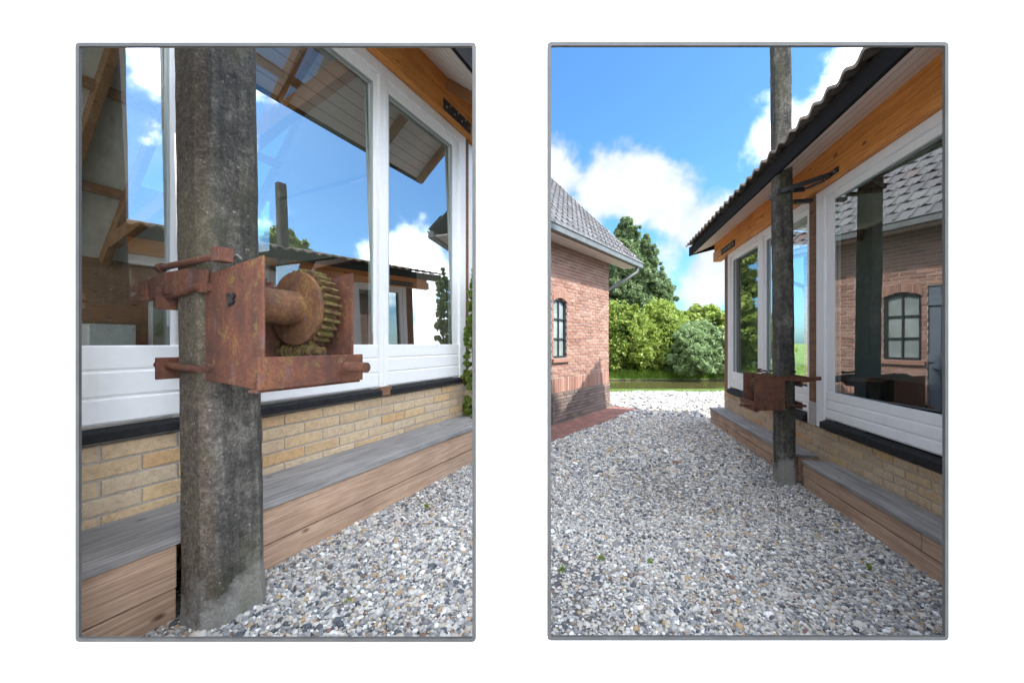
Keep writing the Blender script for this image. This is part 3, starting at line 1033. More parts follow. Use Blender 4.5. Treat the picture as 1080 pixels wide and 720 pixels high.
def building_right():
    t = thing('glazed_house', 'low glazed house with clay-tiled eave and orange beam behind the slim concrete post', 'house', OR, RR)
    XF = -3.355
    m = MB()
    bricks(m, XF, 2.62, 0.0, 0.60, 0.25, 0.077, 0.25, 0.011, 0.08)
    m.box(XF + 0.008, 2.60, 0.258, 0.42, 0, 0.595, 1)
    m.build('plinth', ['yellow_brick', 'mortar'], t, 0.004)
    args = dict(z_sill=0.605, z_board=0.71, z_glass0=1.0, z_glass1=2.97, z_top=3.12, wf=0.245, k=1.0, gm='clear_glass')
    window(t, -3.135, -1.66, stile_l=0.20, stile_r=0.15, glass_turn=R(1.2), **args)
    window(t, -1.66, -0.26, stile_l=0.15, stile_r=0.10, glass_turn=R(2.0), **args)
    window(t, -0.132, 2.52, stile_l=0.29, stile_r=0.2, glass_turn=R(3.8), **args)
    c = MB(); c.box(-0.256, -0.136, 0.235, 0.40, 0.86, 3.11); c.build('timber_mullion', 'brown_timber', t, 0.006)
    c = MB(); c.box(-0.256, -0.136, 0.230, 0.40, 0.602, 0.857); c.build('mullion_foot', 'mortar', t, 0.006)
    c = MB(); c.box(XF + 0.02, -3.14, 0.25, 0.45, 0.602, 3.11); c.build('corner_post', 'brown_timber', t, 0.006)
    b = MB()
    b.box(-3.86, 2.7, 0.19, 0.34, 3.125, 3.315)
    b.box(-3.80, 2.7, 0.196, 0.34, 3.32, 3.53)
    b.build('head_beam', 'orange_timber', t, 0.008)
    p = MB(); p.box(-3.30, -2.55, 0.178, 0.188, 3.14, 3.25)
    pl = p.build('tie_plate', 'black_steel', t, 0.002)
    for i in range(6):
        n = MB(); n.cyl((-3.22 + i * 0.12, 0.179, 3.195), (-3.22 + i * 0.12, 0.170, 3.195), 0.016, n=10)
        n.build('bolt', 'zinc_bolt', pl)
    pit = R(14)
    r = MB()
    tile_roof(r, -3.93, 2.5, -0.285, 3.445, pit, 1.50, 0.215, 0.32, 0.04, 0.028)
    tile_roof(r, -3.93, 2.3, 2.56, 3.445, pit, 1.50, 0.215, 0.32, 0.04, 0.028, dirw=-1)
    r.cyl((-3.95, 1.137, 3.80), (2.3, 1.137, 3.80), 0.10, n=14)
    roof = r.build('roof', 'clay_tile', t)
    f = MB(); f.box(-3.90, 2.55, -0.25, -0.215, 3.275, 3.44); f.build('fascia', 'fascia_dark', roof, 0.004)
    v = MB()
    for (wa, wb) in ((-0.25, 1.137), (2.524, 1.137)):
        v.hexa([(-3.92, wa, 3.28), (-3.88, wa, 3.28), (-3.88, wb, 3.60), (-3.92, wb, 3.60)], [(-3.92, wa, 3.455), (-3.88, wa, 3.455), (-3.88, wb, 3.79), (-3.92, wb, 3.79)])
    v.build('barge_board', 'fascia_dark', roof)
    s = MB()
    s.poly([(-3.88, -0.215, 3.295), (2.55, -0.215, 3.295), (2.55, 0.195, 3.464), (-3.88, 0.195, 3.464), (-3.88, -0.215, 3.32), (2.55, -0.215, 3.32), (2.55, 0.195, 3.489), (-3.88, 0.195, 3.489)],
           [(0, 3, 2, 1), (4, 5, 6, 7), (0, 1, 5, 4), (1, 2, 6, 5), (2, 3, 7, 6), (3, 0, 4, 7)])
    s.build('soffit', 'soffit_board', roof)
    iw = MB()
    iw.box(XF + 0.02, 2.5, 2.05, 2.2, 0, 3.3)
    iw.box(XF, XF + 0.14, 0.46, 0.8, 0, 3.3); iw.box(XF, XF + 0.14, 1.7, 2.04, 0, 3.3); iw.box(XF, XF + 0.14, 0.8, 1.7, 0, 0.9)
    iw.build('inner_wall', 'plaster_inside', t)
    fl = MB(); fl.poly([(XF + .14, 0.43, 0.25), (2.5, 0.43, 0.25), (2.5, 2.05, 0.25), (XF + .14, 2.05, 0.25)], [(0, 1, 2, 3)])
    fl.build('floor', 'floor_screed', t)
    ce = MB()
    ce.poly([(XF, 0.36, 3.45), (2.5, 0.36, 3.45), (2.5, 1.137, 3.62), (XF, 1.137, 3.62), (2.5, 2.2, 3.4), (XF, 2.2, 3.4)], [(0, 3, 2, 1), (3, 5, 4, 2)])
    ce.build('ceiling', 'ceiling_panel', t)
    for x in (-2.6, -0.2, 1.4):
        rb = MB(); rb.bar((x, 0.36, 3.22), (x, 2.04, 3.22), 0.12, 0.18); rb.build('rafter', 'rafter_timber', t, 0.005)
    sf = thing('sofa', 'dark upholstered sofa inside the low glazed house, seen through its nearest pane', 'sofa', OR + Matrix.Rotation(RR, 3, 'Z') @ Vector((0.0, 1.35, 0.25)), RR)
    q = MB(); q.box(-0.55, 0.55, -0.35, 0.4, 0.05, 0.42); q.build('seat', 'dark_fabric', sf, 0.04)
    q = MB(); q.box(-0.55, 0.55, -0.42, -0.30, 0.05, 0.86); q.build('backrest', 'dark_fabric', sf, 0.04)
    for x in (-0.58, 0.47):
        q = MB(); q.box(x, x + 0.11, -0.35, 0.4, 0.0, 0.6); q.build('armrest', 'dark_fabric', sf, 0.03)
    g = 'timber benches along the low glazed house'
    bench('timber_bench', 'timber bench right of the slim post, nearest the viewer, with weathered grey top', OR, RR, 0.135, 2.62, 0.294, 0.135, 0.247, g)
    bench('timber_bench', 'timber bench beyond the slim post, ending at the far brick corner', OR, RR, -3.33, -0.09, 0.294, 0.135, 0.247, g)
    return t


building_left()
building_right()


# ------------------------------------------------------------------ concrete posts
def post(name, label, O, rz, xa, xb, wa, wb, h, taper, lean=0.0, out=0.0):
    t = thing(name, label, 'post', O + Matrix.Rotation(rz, 3, 'Z') @ Vector(((xa + xb) / 2, (wa + wb) / 2, 0)), rz)
    sx, sy = (xb - xa) / 2, (wb - wa) / 2
    ch = 0.21 * sx * 2 * 0.8
    mb = MB()
    rings = []
    NZ = 60
    for i in range(NZ + 1):
        z = -0.1 + (h + 0.1) * i / NZ
        k = 1 - taper * max(z, 0) / h
        if z < 0.22: k *= 1.0 + 0.07 * (1 - max(z, 0) / 0.22)
        a, b, c = sx * k, sy * k, ch * k
        ring = []
        for (x, y) in ((-a + c, -b), (a - c, -b), (a, -b + c), (a, b - c), (a - c, b), (-a + c, b), (-a, b - c), (-a, -b + c)):
            jx, jy = RNG.normal(0, 0.0017, 2) if 0.1 < z else (0, 0)
            ring.append((x + jx, y + jy, z))
        rings.append(ring)
    P = [p for r in rings for p in r]
    F = []
    for i in range(NZ):
        for j in range(8):
            k = (j + 1) % 8
            F.append((i * 8 + j, i * 8 + k, (i + 1) * 8 + k, (i + 1) * 8 + j))
    F.append(tuple(range(NZ * 8, NZ * 8 + 8)))
    mb.poly(P, F)
    mb.build('shaft', 'concrete', t, 0.004, 2)
    t.rotation_euler = (Matrix.Rotation(rz, 3, 'Z') @ Matrix.Rotation(R(lean), 3, 'Y') @ Matrix.Rotation(R(out), 3, 'X')).to_euler()
    return t


post('concrete_post', 'thick weathered concrete post with large rusty winch, close in front of the bench', OL, RL, -0.557, -0.225, -0.291, -0.005, 6.6, 0.07, -0.8)
pr = post('concrete_post', 'slim tall concrete post passing up through the tiled eave', OR, RR, -0.075, 0.118, -0.203, -0.038, 4.75, 0.06, 0.2, 0.6)
# the eave clamp belongs to the low house
def clamp():
    house = [o for o in COL.objects if o.name == 'glazed_house.001'][0]
    m = MB()
    z = 3.07
    m.box(-0.095, 0.138, -0.232, -0.220, z, z + 0.05)
    m.box(-0.095, -0.083, -0.220, 0.0, z, z + 0.05)
    m.box(0.126, 0.138, -0.220, 0.02, z, z + 0.05)
    m.bar((0.132, 0.02, z + 0.025), (0.21, 0.16, z + 0.07), 0.05, 0.012, (0, 0, 1))
    m.box(0.19, 0.40, 0.176, 0.189, z + 0.08, z + 0.13)
    m.bar((0.132, -0.20, z + 0.025), (0.28, 0.178, z + 0.10), 0.012, 0.05, (0, 0, 1))
    m.box(-0.12, -0.06, 0.0, 0.19, z - 0.05, z - 0.01)
    b = m.build('post_clamp', 'black_steel', house, 0.003)
    for p_, q_ in (((0.24, 0.178, z + .105), (0.24, 0.166, z + .105)), ((0.35, 0.178, z + .105), (0.35, 0.166, z + .105)), ((0.134, -0.1, z + .025), (0.15, -0.1, z + .025))):
        n = MB(); n.cyl(p_, q_, 0.014, n=10)
        n.build('bolt', 'zinc_bolt', b)


clamp()


# ------------------------------------------------------------------ the rusty winch
def winch(label):
    K = OL + Matrix.Rotation(RL, 3, 'Z') @ Vector((-0.557, -0.291, 1.28))
    t = thing('rusty_winch', label, 'winch', K, RL, 'rusty hand winches on the concrete posts')
    zb = 1.28

    def plate(x0, x1):
        m = MB()
        prof = [(-0.46, 0.0), (-0.004, 0.035), (-0.004, 0.565), (-0.46, 0.625)]
        m.hexa([(x0, *prof[0]), (x1, *prof[0]), (x1, *prof[1]), (x0, *prof[1])], [(x0, *prof[3]), (x1, *prof[3]), (x1, *prof[2]), (x0, *prof[2])])
        return m.build('side_plate', 'rust', t, 0.004)
    p1 = plate(-0.013, 0.0)
    plate(0.507, 0.52)
    # torn hole edge on the near plate
    h = MB()
    h.bar((-0.018, -0.205, 0.405), (-0.018, -0.255, 0.455), 0.012, 0.022)
    h.bar((-0.018, -0.20, 0.455), (-0.018, -0.25, 0.415), 0.012, 0.018)
    h.cyl((-0.0165, -0.228, 0.43), (-0.013, -0.228, 0.43), 0.026, n=9)
    h.build('torn_slot', 'black_steel', p1)
    cz, cy = 0.415, -0.23
    m = MB()
    m.cyl((0.002, cy, cz), (0.325, cy, cz), 0.094, n=40)
    m.cyl((0.002, cy, cz), (0.03, cy, cz), 0.115, n=40)
    m.build('drum', 'rust_ochre', t, 0.003)
    # rope flange
    m = MB()
    m.cyl((0.315, cy, cz), (0.338, cy, cz), 0.205, n=56)
    m.build('flange', 'rust_ochre', t, 0.005)
    # toothed wheel
    m = MB()
    NT = 30
    P0, P1 = [], []
    for i in range(NT):
        for fr, rr in ((0.0, 0.188), (0.18, 0.190), (0.32, 0.224), (0.62, 0.224), (0.80, 0.190)):
            a = 2 * math.pi * (i + fr) / NT
            P0.append((0.340, cy + rr * math.cos(a), cz + rr * math.sin(a)))
            a += 0.05
            P1.append((0.440, cy + rr * math.cos(a), cz + rr * math.sin(a)))
    n = len(P0)
    m.poly(P0 + P1, [(i, n + i, n + (i + 1) % n, (i + 1) % n) for i in range(n)] + [tuple(range(n)), tuple(reversed(range(n, 2 * n)))])
    m.build('toothed_wheel', 'rust_moss', t, 0.002)
    m = MB()
    m.cyl((0.440, cy, cz), (0.468, cy, cz), 0.09, n=24); m.cyl((0.468, cy, cz), (0.515, cy, cz), 0.035, n=20)
    m.build('axle', 'rust', t, 0.003)
    # worm below the wheel, green with moss
    m = MB()
    m.cyl((0.36, -0.40, 0.175), (0.36, -0.03, 0.175), 0.026, n=18)
    for i in range(7):
        y = -0.33 + i * 0.036
        m.cyl((0.36, y, 0.175), (0.36, y + 0.014, 0.175), 0.043, n=18)
    m.build('worm', 'rust_moss', t, 0.003)
    # bottom angle bar, front
    m = MB()
    m.box(-0.045, 0.565, -0.485, -0.463, 0.007, 0.157)
    m.box(-0.045, 0.565, -0.463, -0.40, -0.006, 0.006)
    m.build('cross_bar', 'rust', t, 0.004)
    m = MB()
    m.cyl((0.43, -0.463, 0.09), (0.43, -0.65, 0.09), 0.030, 0.027, n=18)
    m.cyl((0.43, -0.485, 0.09), (0.43, -0.50, 0.09), 0.042, n=18)
    m.build('crank_pin', 'rust', t, 0.004)
    m = MB()
    m.box(0.003, 0.504, -0.026, -0.008, 0.02, 0.36)
    m.build('rear_bar', 'rust', t, 0.004)
    m = MB(); m.box(0.002, 0.505, -0.035, -0.008, 0.49, 0.55)
    m.build('rear_bar', 'rust', t, 0.004)
    for (x, y, z, d) in ((-0.013, -0.05, 0.10, -1), (-0.013, -0.05, 0.50, -1), (-0.013, -0.42, 0.06, -1), (0.52, -0.05, 0.10, 1), (0.52, -0.42, 0.06, 1)):
        m = MB(); m.cyl((x, y, z), (x + d * 0.016, y, z), 0.022, n=6, smooth=False)
        m.build('bolt_head', 'rust', t, 0.002)
    # clamp rods along both flanks of the post
    def rod(name, x, y0, y1, z0, z1, r, nut):
        m = MB()
        m.cyl((x, y0, z0), (x, y1, z1), r, n=14)
        if nut: m.box(x - 0.036, x + 0.036, y0 - 0.05, y0 + 0.015, z0 - 0.034, z0 + 0.034)
        m.cyl((x, y1 - 0.015, z1), (x, y1 + 0.025, z1), r * 1.5, n=6, smooth=False)
        return m.build(name, 'rust', t, 0.004)
    rod('clamp_rod', -0.034, -0.17, 0.36, 0.645, 0.628, 0.017, True)
    rod('clamp_rod', -0.034, 0.0, 0.34, 0.508, 0.462, 0.018, False)
    rod('clamp_rod', -0.034, 0.0, 0.36, 0.088, 0.105, 0.018, False)
    for z in (0.505, 0.085):
        rod('clamp_rod', 0.33, -0.02, 0.36, z, z, 0.018, False)
    # flat strap bent round the flank
    m = MB()
    pts = [(-0.026, -0.05, 0.53), (-0.034, 0.10, 0.545), (-0.052, 0.26, 0.535), (-0.05, 0.46, 0.51)]
    for a, b in zip(pts[:-1], pts[1:]):
        m.bar(a, b, 0.014, 0.115)
    m.build('flank_strap', 'rust', t, 0.003)
    m = MB()
    m.bar((-0.05, 0.44, 0.51), (-0.05, 0.55, 0.50), 0.04, 0.11)
    m.bar((-0.05, 0.55, 0.53), (-0.05, 0.61, 0.525), 0.03, 0.035)
    m.bar((-0.05, 0.55, 0.47), (-0.05, 0.61, 0.465), 0.03, 0.035)
    m.cyl((-0.075, 0.48, 0.505), (-0.02, 0.48, 0.505), 0.026, n=10)
    m.build('strap_end', 'rust', t, 0.003)
    m = MB(); m.bar((0.33, -0.02, 0.545), (0.33, 0.50, 0.535), 0.014, 0.07); m.bar((0.33, 0.44, 0.535), (0.33, 0.60, 0.55), 0.05, 0.06)
    m.build('flank_strap', 'rust', t, 0.003)
    # plates behind the post
    for z0, z1 in ((0.03, 0.145), (0.40, 0.52)):
        m = MB(); m.box(-0.085, 0.385, 0.296, 0.312, z0, z1); m.build('back_plate', 'rust', t, 0.004)
    # bent wire end on top
    m = MB()
    m.tube([(0.10, -0.06, 0.60), (0.07, -0.10, 0.655), (0.05, -0.16, 0.665), (0.05, -0.20, 0.64)], 0.006, 8)
    m.build('wire_end', 'zinc_bolt', t)
    return t


w1 = winch('large rusty winch with toothed wheel bolted to the thick concrete post')
w2 = copy_tree(w1)
w2['label'] = 'small dark rusty winch bolted to the slim concrete post'
S2 = 0.62
w2.scale = (S2, S2, S2)
w2.location = OR + Matrix.Rotation(RR, 3, 'Z') @ Vector((-0.075, -0.207, 0.80))
w2.rotation_euler = (0, 0, RR)


# ------------------------------------------------------------------ the brick barn
def barn():
    wx, wy = 0.605, 0.797
    ln = math.hypot(wx, wy)
    wx, wy = wx / ln, wy / ln
    CX, CY = 2.25, 9.26
    Lh = 3.65
    O = Vector((CX - wx * Lh, CY - wy * Lh, 0))
    rz = math.atan2(wy, wx)
    t = thing('brick_barn', 'red brick barn with steep grey tiled roof, gutter and arched window', 'barn', O, rz)
    W = 6.6
    xw0, xw1 = Lh - 2.46, Lh - 1.963     # window
    zw0, zw1, rise = 1.22, 2.28, 0.07
    xd0, xd1, zd = 0.22, 1.12, 2.42      # door

    def skip(a, b, z0, z1):
        segs = [(a, b)]
        zm = (z0 + z1) / 2
        holes = []
        if zw0 - 0.01 < zm < zw1 + rise:
            if zm <= zw1: holes.append((xw0, xw1))
            else:
                f = math.sqrt(max(0, 1 - ((zm - zw1) / rise)))
                c, hw = (xw0 + xw1) / 2, (xw1 - xw0) / 2 * f
                holes.append((c - hw, c + hw))
        if zm < zd: holes.append((xd0, xd1))
        for h0, h1 in holes:
            out = []
            for s0, s1 in segs:
                if s1 <= h0 or s0 >= h1: out.append((s0, s1)); continue
                if s0 < h0: out.append((s0, h0))
                if s1 > h1: out.append((h1, s1))
            segs = out
        return segs
    m = MB()
    bricks(m, 0, Lh, 0.86, 3.42, 0.0, 0.066, 0.225, 0.016, 0.06, 0, skip)
    # upright course over the plinth
    x = 0.0
    while x < Lh:
        for a, b in skip(x + 0.005, min(x + 0.062, Lh), 0.60, 0.84):
            m.box(a, b, -0.006, 0.06, 0.585, 0.85, 0)
        x += 0.068
    # mortar core with holes
    for (a, b, z0, z1) in ((0, xd0, 0, 3.42), (xd1, xw0, 0, 3.42), (xw1, Lh - 0.006, 0, 3.42), (xw0, xw1, 0, zw0), (xw0, xw1, zw1 + rise, 3.42), (xd0, xd1, zd, 3.42)):
        m.box(a, b, 0.009, 0.2, z0, z1, 1)
    # far gable end and near end
    m.box(Lh - 0.2, Lh - 0.006, 0.2, W, 0, 3.42, 1)
    for z in np.arange(0.0, 3.4, 0.064):
        y = -0.0 if int(z / 0.064) % 2 else 0.107
        while y < W:
            m.box(Lh - 0.03, Lh + random.uniform(-0.003, 0.003), y + 0.004 + (0.0 if y > 0.01 else 0.062), min(y + 0.204, W), z + 0.005, z + 0.058, 0 if z > 0.58 else 2)
            y += 0.215
    m.box(0.0, 0.15, 0.2, 2.4, 0, 3.42, 1)
    m.box(0.0, Lh, W - 0.15, W, 0, 3.42, 1)
    bricks(m, 0, Lh, 0.0, 0.58, -0.03, 0.064, 0.215, 0.010, 0.09, 2, skip)
    wall = m.build('wall', ['red_brick', 'mortar', 'dark_brick'], t)
    # gable triangle above
    g = MB()
    pit = R(46.5)
    for x0 in (Lh - 0.2, 0.0):
        g.hexa([(x0, 0.05, 3.42), (x0 + 0.19, 0.05, 3.42), (x0 + 0.19, W - .05, 3.42), (x0, W - .05, 3.42)],
               [(x0, W / 2 - .02, 6.75), (x0 + 0.19, W / 2 - .02, 6.75), (x0 + 0.19, W / 2 + .02, 6.75), (x0, W / 2 + .02, 6.75)])
    g.build('gable', 'red_brick', t)
    # roof
    r = MB()
    z0 = 3.47; w0 = -0.40
    ll = (W / 2 + 0.40) / math.cos(pit)
    tile_roof(r, -0.12, Lh + 0.98, w0, z0, pit, ll, 0.205, 0.25, 0.028, 0.026, flat=True)
    tile_roof(r, -0.12, Lh + 0.98, W + 0.4, z0, pit, ll, 0.205, 0.25, 0.028, 0.026, flat=True, dirw=-1)
    zr = z0 + ll * math.sin(pit)
    r.cyl((-0.15, W / 2, zr + 0.02), (Lh + 1.0, W / 2, zr + 0.02), 0.12, n=14)
    # underlay so no light shows between the tiles
    c_, s_ = math.cos(pit), math.sin(pit)
    r.poly([(-0.1, w0 + 0.03, z0 - 0.02), (Lh + 0.95, w0 + 0.03, z0 - 0.02), (Lh + 0.95, W / 2, zr - 0.04), (-0.1, W / 2, zr - 0.04)], [(0, 1, 2, 3)])
    r.poly([(-0.1, W + 0.37, z0 - 0.02), (Lh + 0.95, W + 0.37, z0 - 0.02), (Lh + 0.95, W / 2, zr - 0.04), (-0.1, W / 2, zr - 0.04)], [(3, 2, 1, 0)])
    roof = r.build('roof', 'grey_tile', t)
    s = MB()
    s.box(-0.1, Lh + 0.93, -0.34, -0.002, 3.36, 3.385)
    s.build('soffit', 'soffit_board', roof)
    b = MB()
    b.hexa([(Lh + 0.94, -0.36, 3.34), (Lh + 0.975, -0.36, 3.34), (Lh + 0.975, W / 2, zr - 0.22), (Lh + 0.94, W / 2, zr - 0.22)],
           [(Lh + 0.94, -0.36, 3.46), (Lh + 0.975, -0.36, 3.46), (Lh + 0.975, W / 2, zr - 0.06), (Lh + 0.94, W / 2, zr - 0.06)])
    b.build('barge_board', 'zinc', roof)
    gt = MB()
    gt.box(-0.12, Lh + 1.0, -0.46, -0.345, 3.335, 3.455)
    gt.box(-0.12, Lh + 1.0, -0.475, -0.455, 3.44, 3.47)
    gut = gt.build('gutter', 'zinc', t, 0.01)
    dp = MB()
    dp.tube([(Lh + 0.78, -0.40, 3.34), (Lh + 0.74, -0.38, 3.20), (Lh + 0.08, 0.12, 2.72), (Lh + 0.06, 0.16, 2.55), (Lh + 0.06, 0.16, 0.0)], 0.042, 14)
    dp.build('downpipe', 'zinc', t)
    # arched iron window
    f = MB()
    fw = 0.045
    y0, y1 = 0.03, 0.075
    f.box(xw0, xw0 + fw, y0, y1, zw0, zw1); f.box(xw1 - fw, xw1, y0, y1, zw0, zw1); f.box(xw0 + fw, xw1 - fw, y0, y1, zw0, zw0 + fw)
    N = 14
    hw = (xw1 - xw0) / 2; xc = (xw0 + xw1) / 2
    arc = [(xc + hw * (2 * i / N - 1), zw1 + rise * (1 - (2 * i / N - 1) ** 2)) for i in range(N + 1)]
    for (a, b_) in zip(arc[:-1], arc[1:]):
        f.hexa([(a[0], y0, a[1] - fw), (b_[0], y0, b_[1] - fw), (b_[0], y1, b_[1] - fw), (a[0], y1, a[1] - fw)],
               [(a[0], y0, a[1]), (b_[0], y0, b_[1]), (b_[0], y1, b_[1]), (a[0], y1, a[1])])
    for i in (1,):
        x = xw0 + (xw1 - xw0) * i / 2
        f.box(x - 0.011, x + 0.011, y0 + 0.005, y1 - 0.005, zw0 + fw, zw1 + rise * 0.75)
    for i in (1, 2):
        z = zw0 + (zw1 + rise * 0.6 - zw0) * i / 3
        f.box(xw0 + fw, xw1 - fw, y0 + 0.006, y1 - 0.006, z - 0.011, z + 0.011)
    win = f.build('window', 'window_iron', t)
    p = MB(); p.poly([(xw0 + .01, 0.062, zw0 + .01), (xw1 - .01, 0.062, zw0 + .01)] + [(x, 0.062, z - 0.01) for x, z in reversed(arc)], [tuple(range(N + 3))])
    p.poly([(xw0 + .01, 0.07, zw0 + .01), (xw1 - .01, 0.07, zw0 + .01)] + [(x, 0.07, z - 0.01) for x, z in reversed(arc)], [tuple(reversed(range(N + 3)))])
    p.build('pane', 'pale_pane', win)
    # brick arch ring and sill
    a_ = MB()
    for i in range(20):
        t0 = -1.06 + 2.12 * i / 20; t1 = t0 + 2.12 / 20 - 0.012
        q = []
        for tt, e in ((t0, 0), (t1, 0), (t1, 0.15), (t0, 0.15)):
            q.append((xc + hw * tt * (1 + 0.10 * e), zw1 + rise * (1 - tt * tt) + e))
        a_.hexa([(q[0][0], -0.012, q[0][1]), (q[1][0], -0.012, q[1][1]), (q[1][0], 0.05, q[1][1]), (q[0][0], 0.05, q[0][1])],
                [(q[3][0], -0.012, q[3][1]), (q[2][0], -0.012, q[2][1]), (q[2][0], 0.05, q[2][1]), (q[3][0], 0.05, q[3][1])])
    a_.build('window_arch', 'red_brick', t, 0.003)
    a_ = MB(); a_.box(xw0 - 0.06, xw1 + 0.06, -0.04, 0.05, zw0 - 0.075, zw0 - 0.002)
    a_.build('window_sill', 'red_brick', t, 0.003)
    # plank door, seen in the reflection of the glazing
    d = MB()
    nb = 6
    for i in range(nb):
        a = xd0 + (xd1 - xd0) * i / nb; b2 = xd0 + (xd1 - xd0) * (i + 1) / nb - 0.008
        d.box(a, b2, 0.03, 0.07, 0.05, zd)
    for z in (0.25, 1.2, 2.1): d.box(xd0, xd1 - 0.008, 0.005, 0.03, z, z + 0.14)
    d.bar((xd0 + .06, 0.0175, 0.4), (xd1 - .08, 0.0175, 1.19), 0.024, 0.12, (0, 0, 1))
    dr = d.build('door', 'door_blue', t, 0.004)
    h = MB(); h.cyl((xd1 - .12, 0.0, 1.08), (xd1 - .12, -0.05, 1.08), 0.018, n=10); h.bar((xd1 - .12, -0.05, 1.08), (xd1 - .24, -0.05, 1.08), 0.02, 0.02)
    h.build('handle', 'black_steel', dr)
    # red paving along the foot of the wall
    pv = MB()
    for i in range(18):
        for j in range(6):
            x0 = i * 0.21 + (0.105 if j % 2 else 0)
            y0 = -0.62 + j * 0.098
            pv.box(x0, x0 + 0.202, y0, y0 + 0.09, -0.03, 0.016 + random.uniform(-0.002, 0.003))
    pav = pv.build('brick_paving', 'paving_brick')
    pav.location = O; pav.rotation_euler = (0, 0, rz)
    tag(pav, kind='structure')
    return O, rz


BO, BRZ = barn()


# ------------------------------------------------------------------ tall brick warehouse added out of view to shade the yard
@reg('blocker_brick')
def _(b):
    v = b.co()
    x = b.sep(v)
    cmb = b.N.new('ShaderNodeCombineXYZ')
    b.L.new(b.math('ADD', x[0], x[1]), cmb.inputs[0]); b.L.new(x[2], cmb.inputs[1])
    bt = b.N.new('ShaderNodeTexBrick')
    b.L.new(cmb.outputs[0], bt.inputs['Vector'])
    bt.inputs['Scale'].default_value = 1.0
    bt.inputs['Brick Width'].default_value = 0.22; bt.inputs['Row Height'].default_value = 0.066; bt.inputs['Mortar Size'].default_value = 0.006
    bt.inputs['Color1'].default_value = (0.30, 0.13, 0.09, 1); bt.inputs['Color2'].default_value = (0.22, 0.09, 0.065, 1); bt.inputs['Mortar'].default_value = (0.36, 0.33, 0.29, 1)
    b.base(bt.outputs['Color']); b.rough(0.9)
    b.bump(bt.outputs['Fac'], -0.3, 0.01)


def blocker():
    t = thing('sun_blocker', 'added tall flat-topped brick warehouse with rows of windows, behind the low glazed house', 'blocker', (10.0, -6.4, 0))
    m = MB(); m.box(0, 8, 0, 7.6, 0, 19.6); m.build('wall', 'blocker_brick', t)
    m = MB(); m.box(-0.12, 8.12, -0.12, 7.72, 19.6, 19.9); m.build('cornice', 'mortar', t, 0.02)
    for z in (1.2, 4.4, 7.6, 10.8, 14.0, 17.0):
        for y in (0.8, 2.4, 4.0, 5.6):
            f = MB()
            for (a, b, c, d) in ((y, y + 0.07, z, z + 1.7), (y + 0.83, y + 0.9, z, z + 1.7), (y + .07, y + .83, z, z + .07), (y + .07, y + .83, z + 1.63, z + 1.7), (y + .07, y + .83, z + .85, z + .9)):
                f.box(-0.05, 0.03, a, b, c, d)
            w = f.build('window', 'white_paint', t, 0.005)
            p = MB(); p.box(-0.02, 0.02, y + .07, y + .83, z + .07, z + 1.63); p.build('pane', 'pale_pane', w)


blocker()


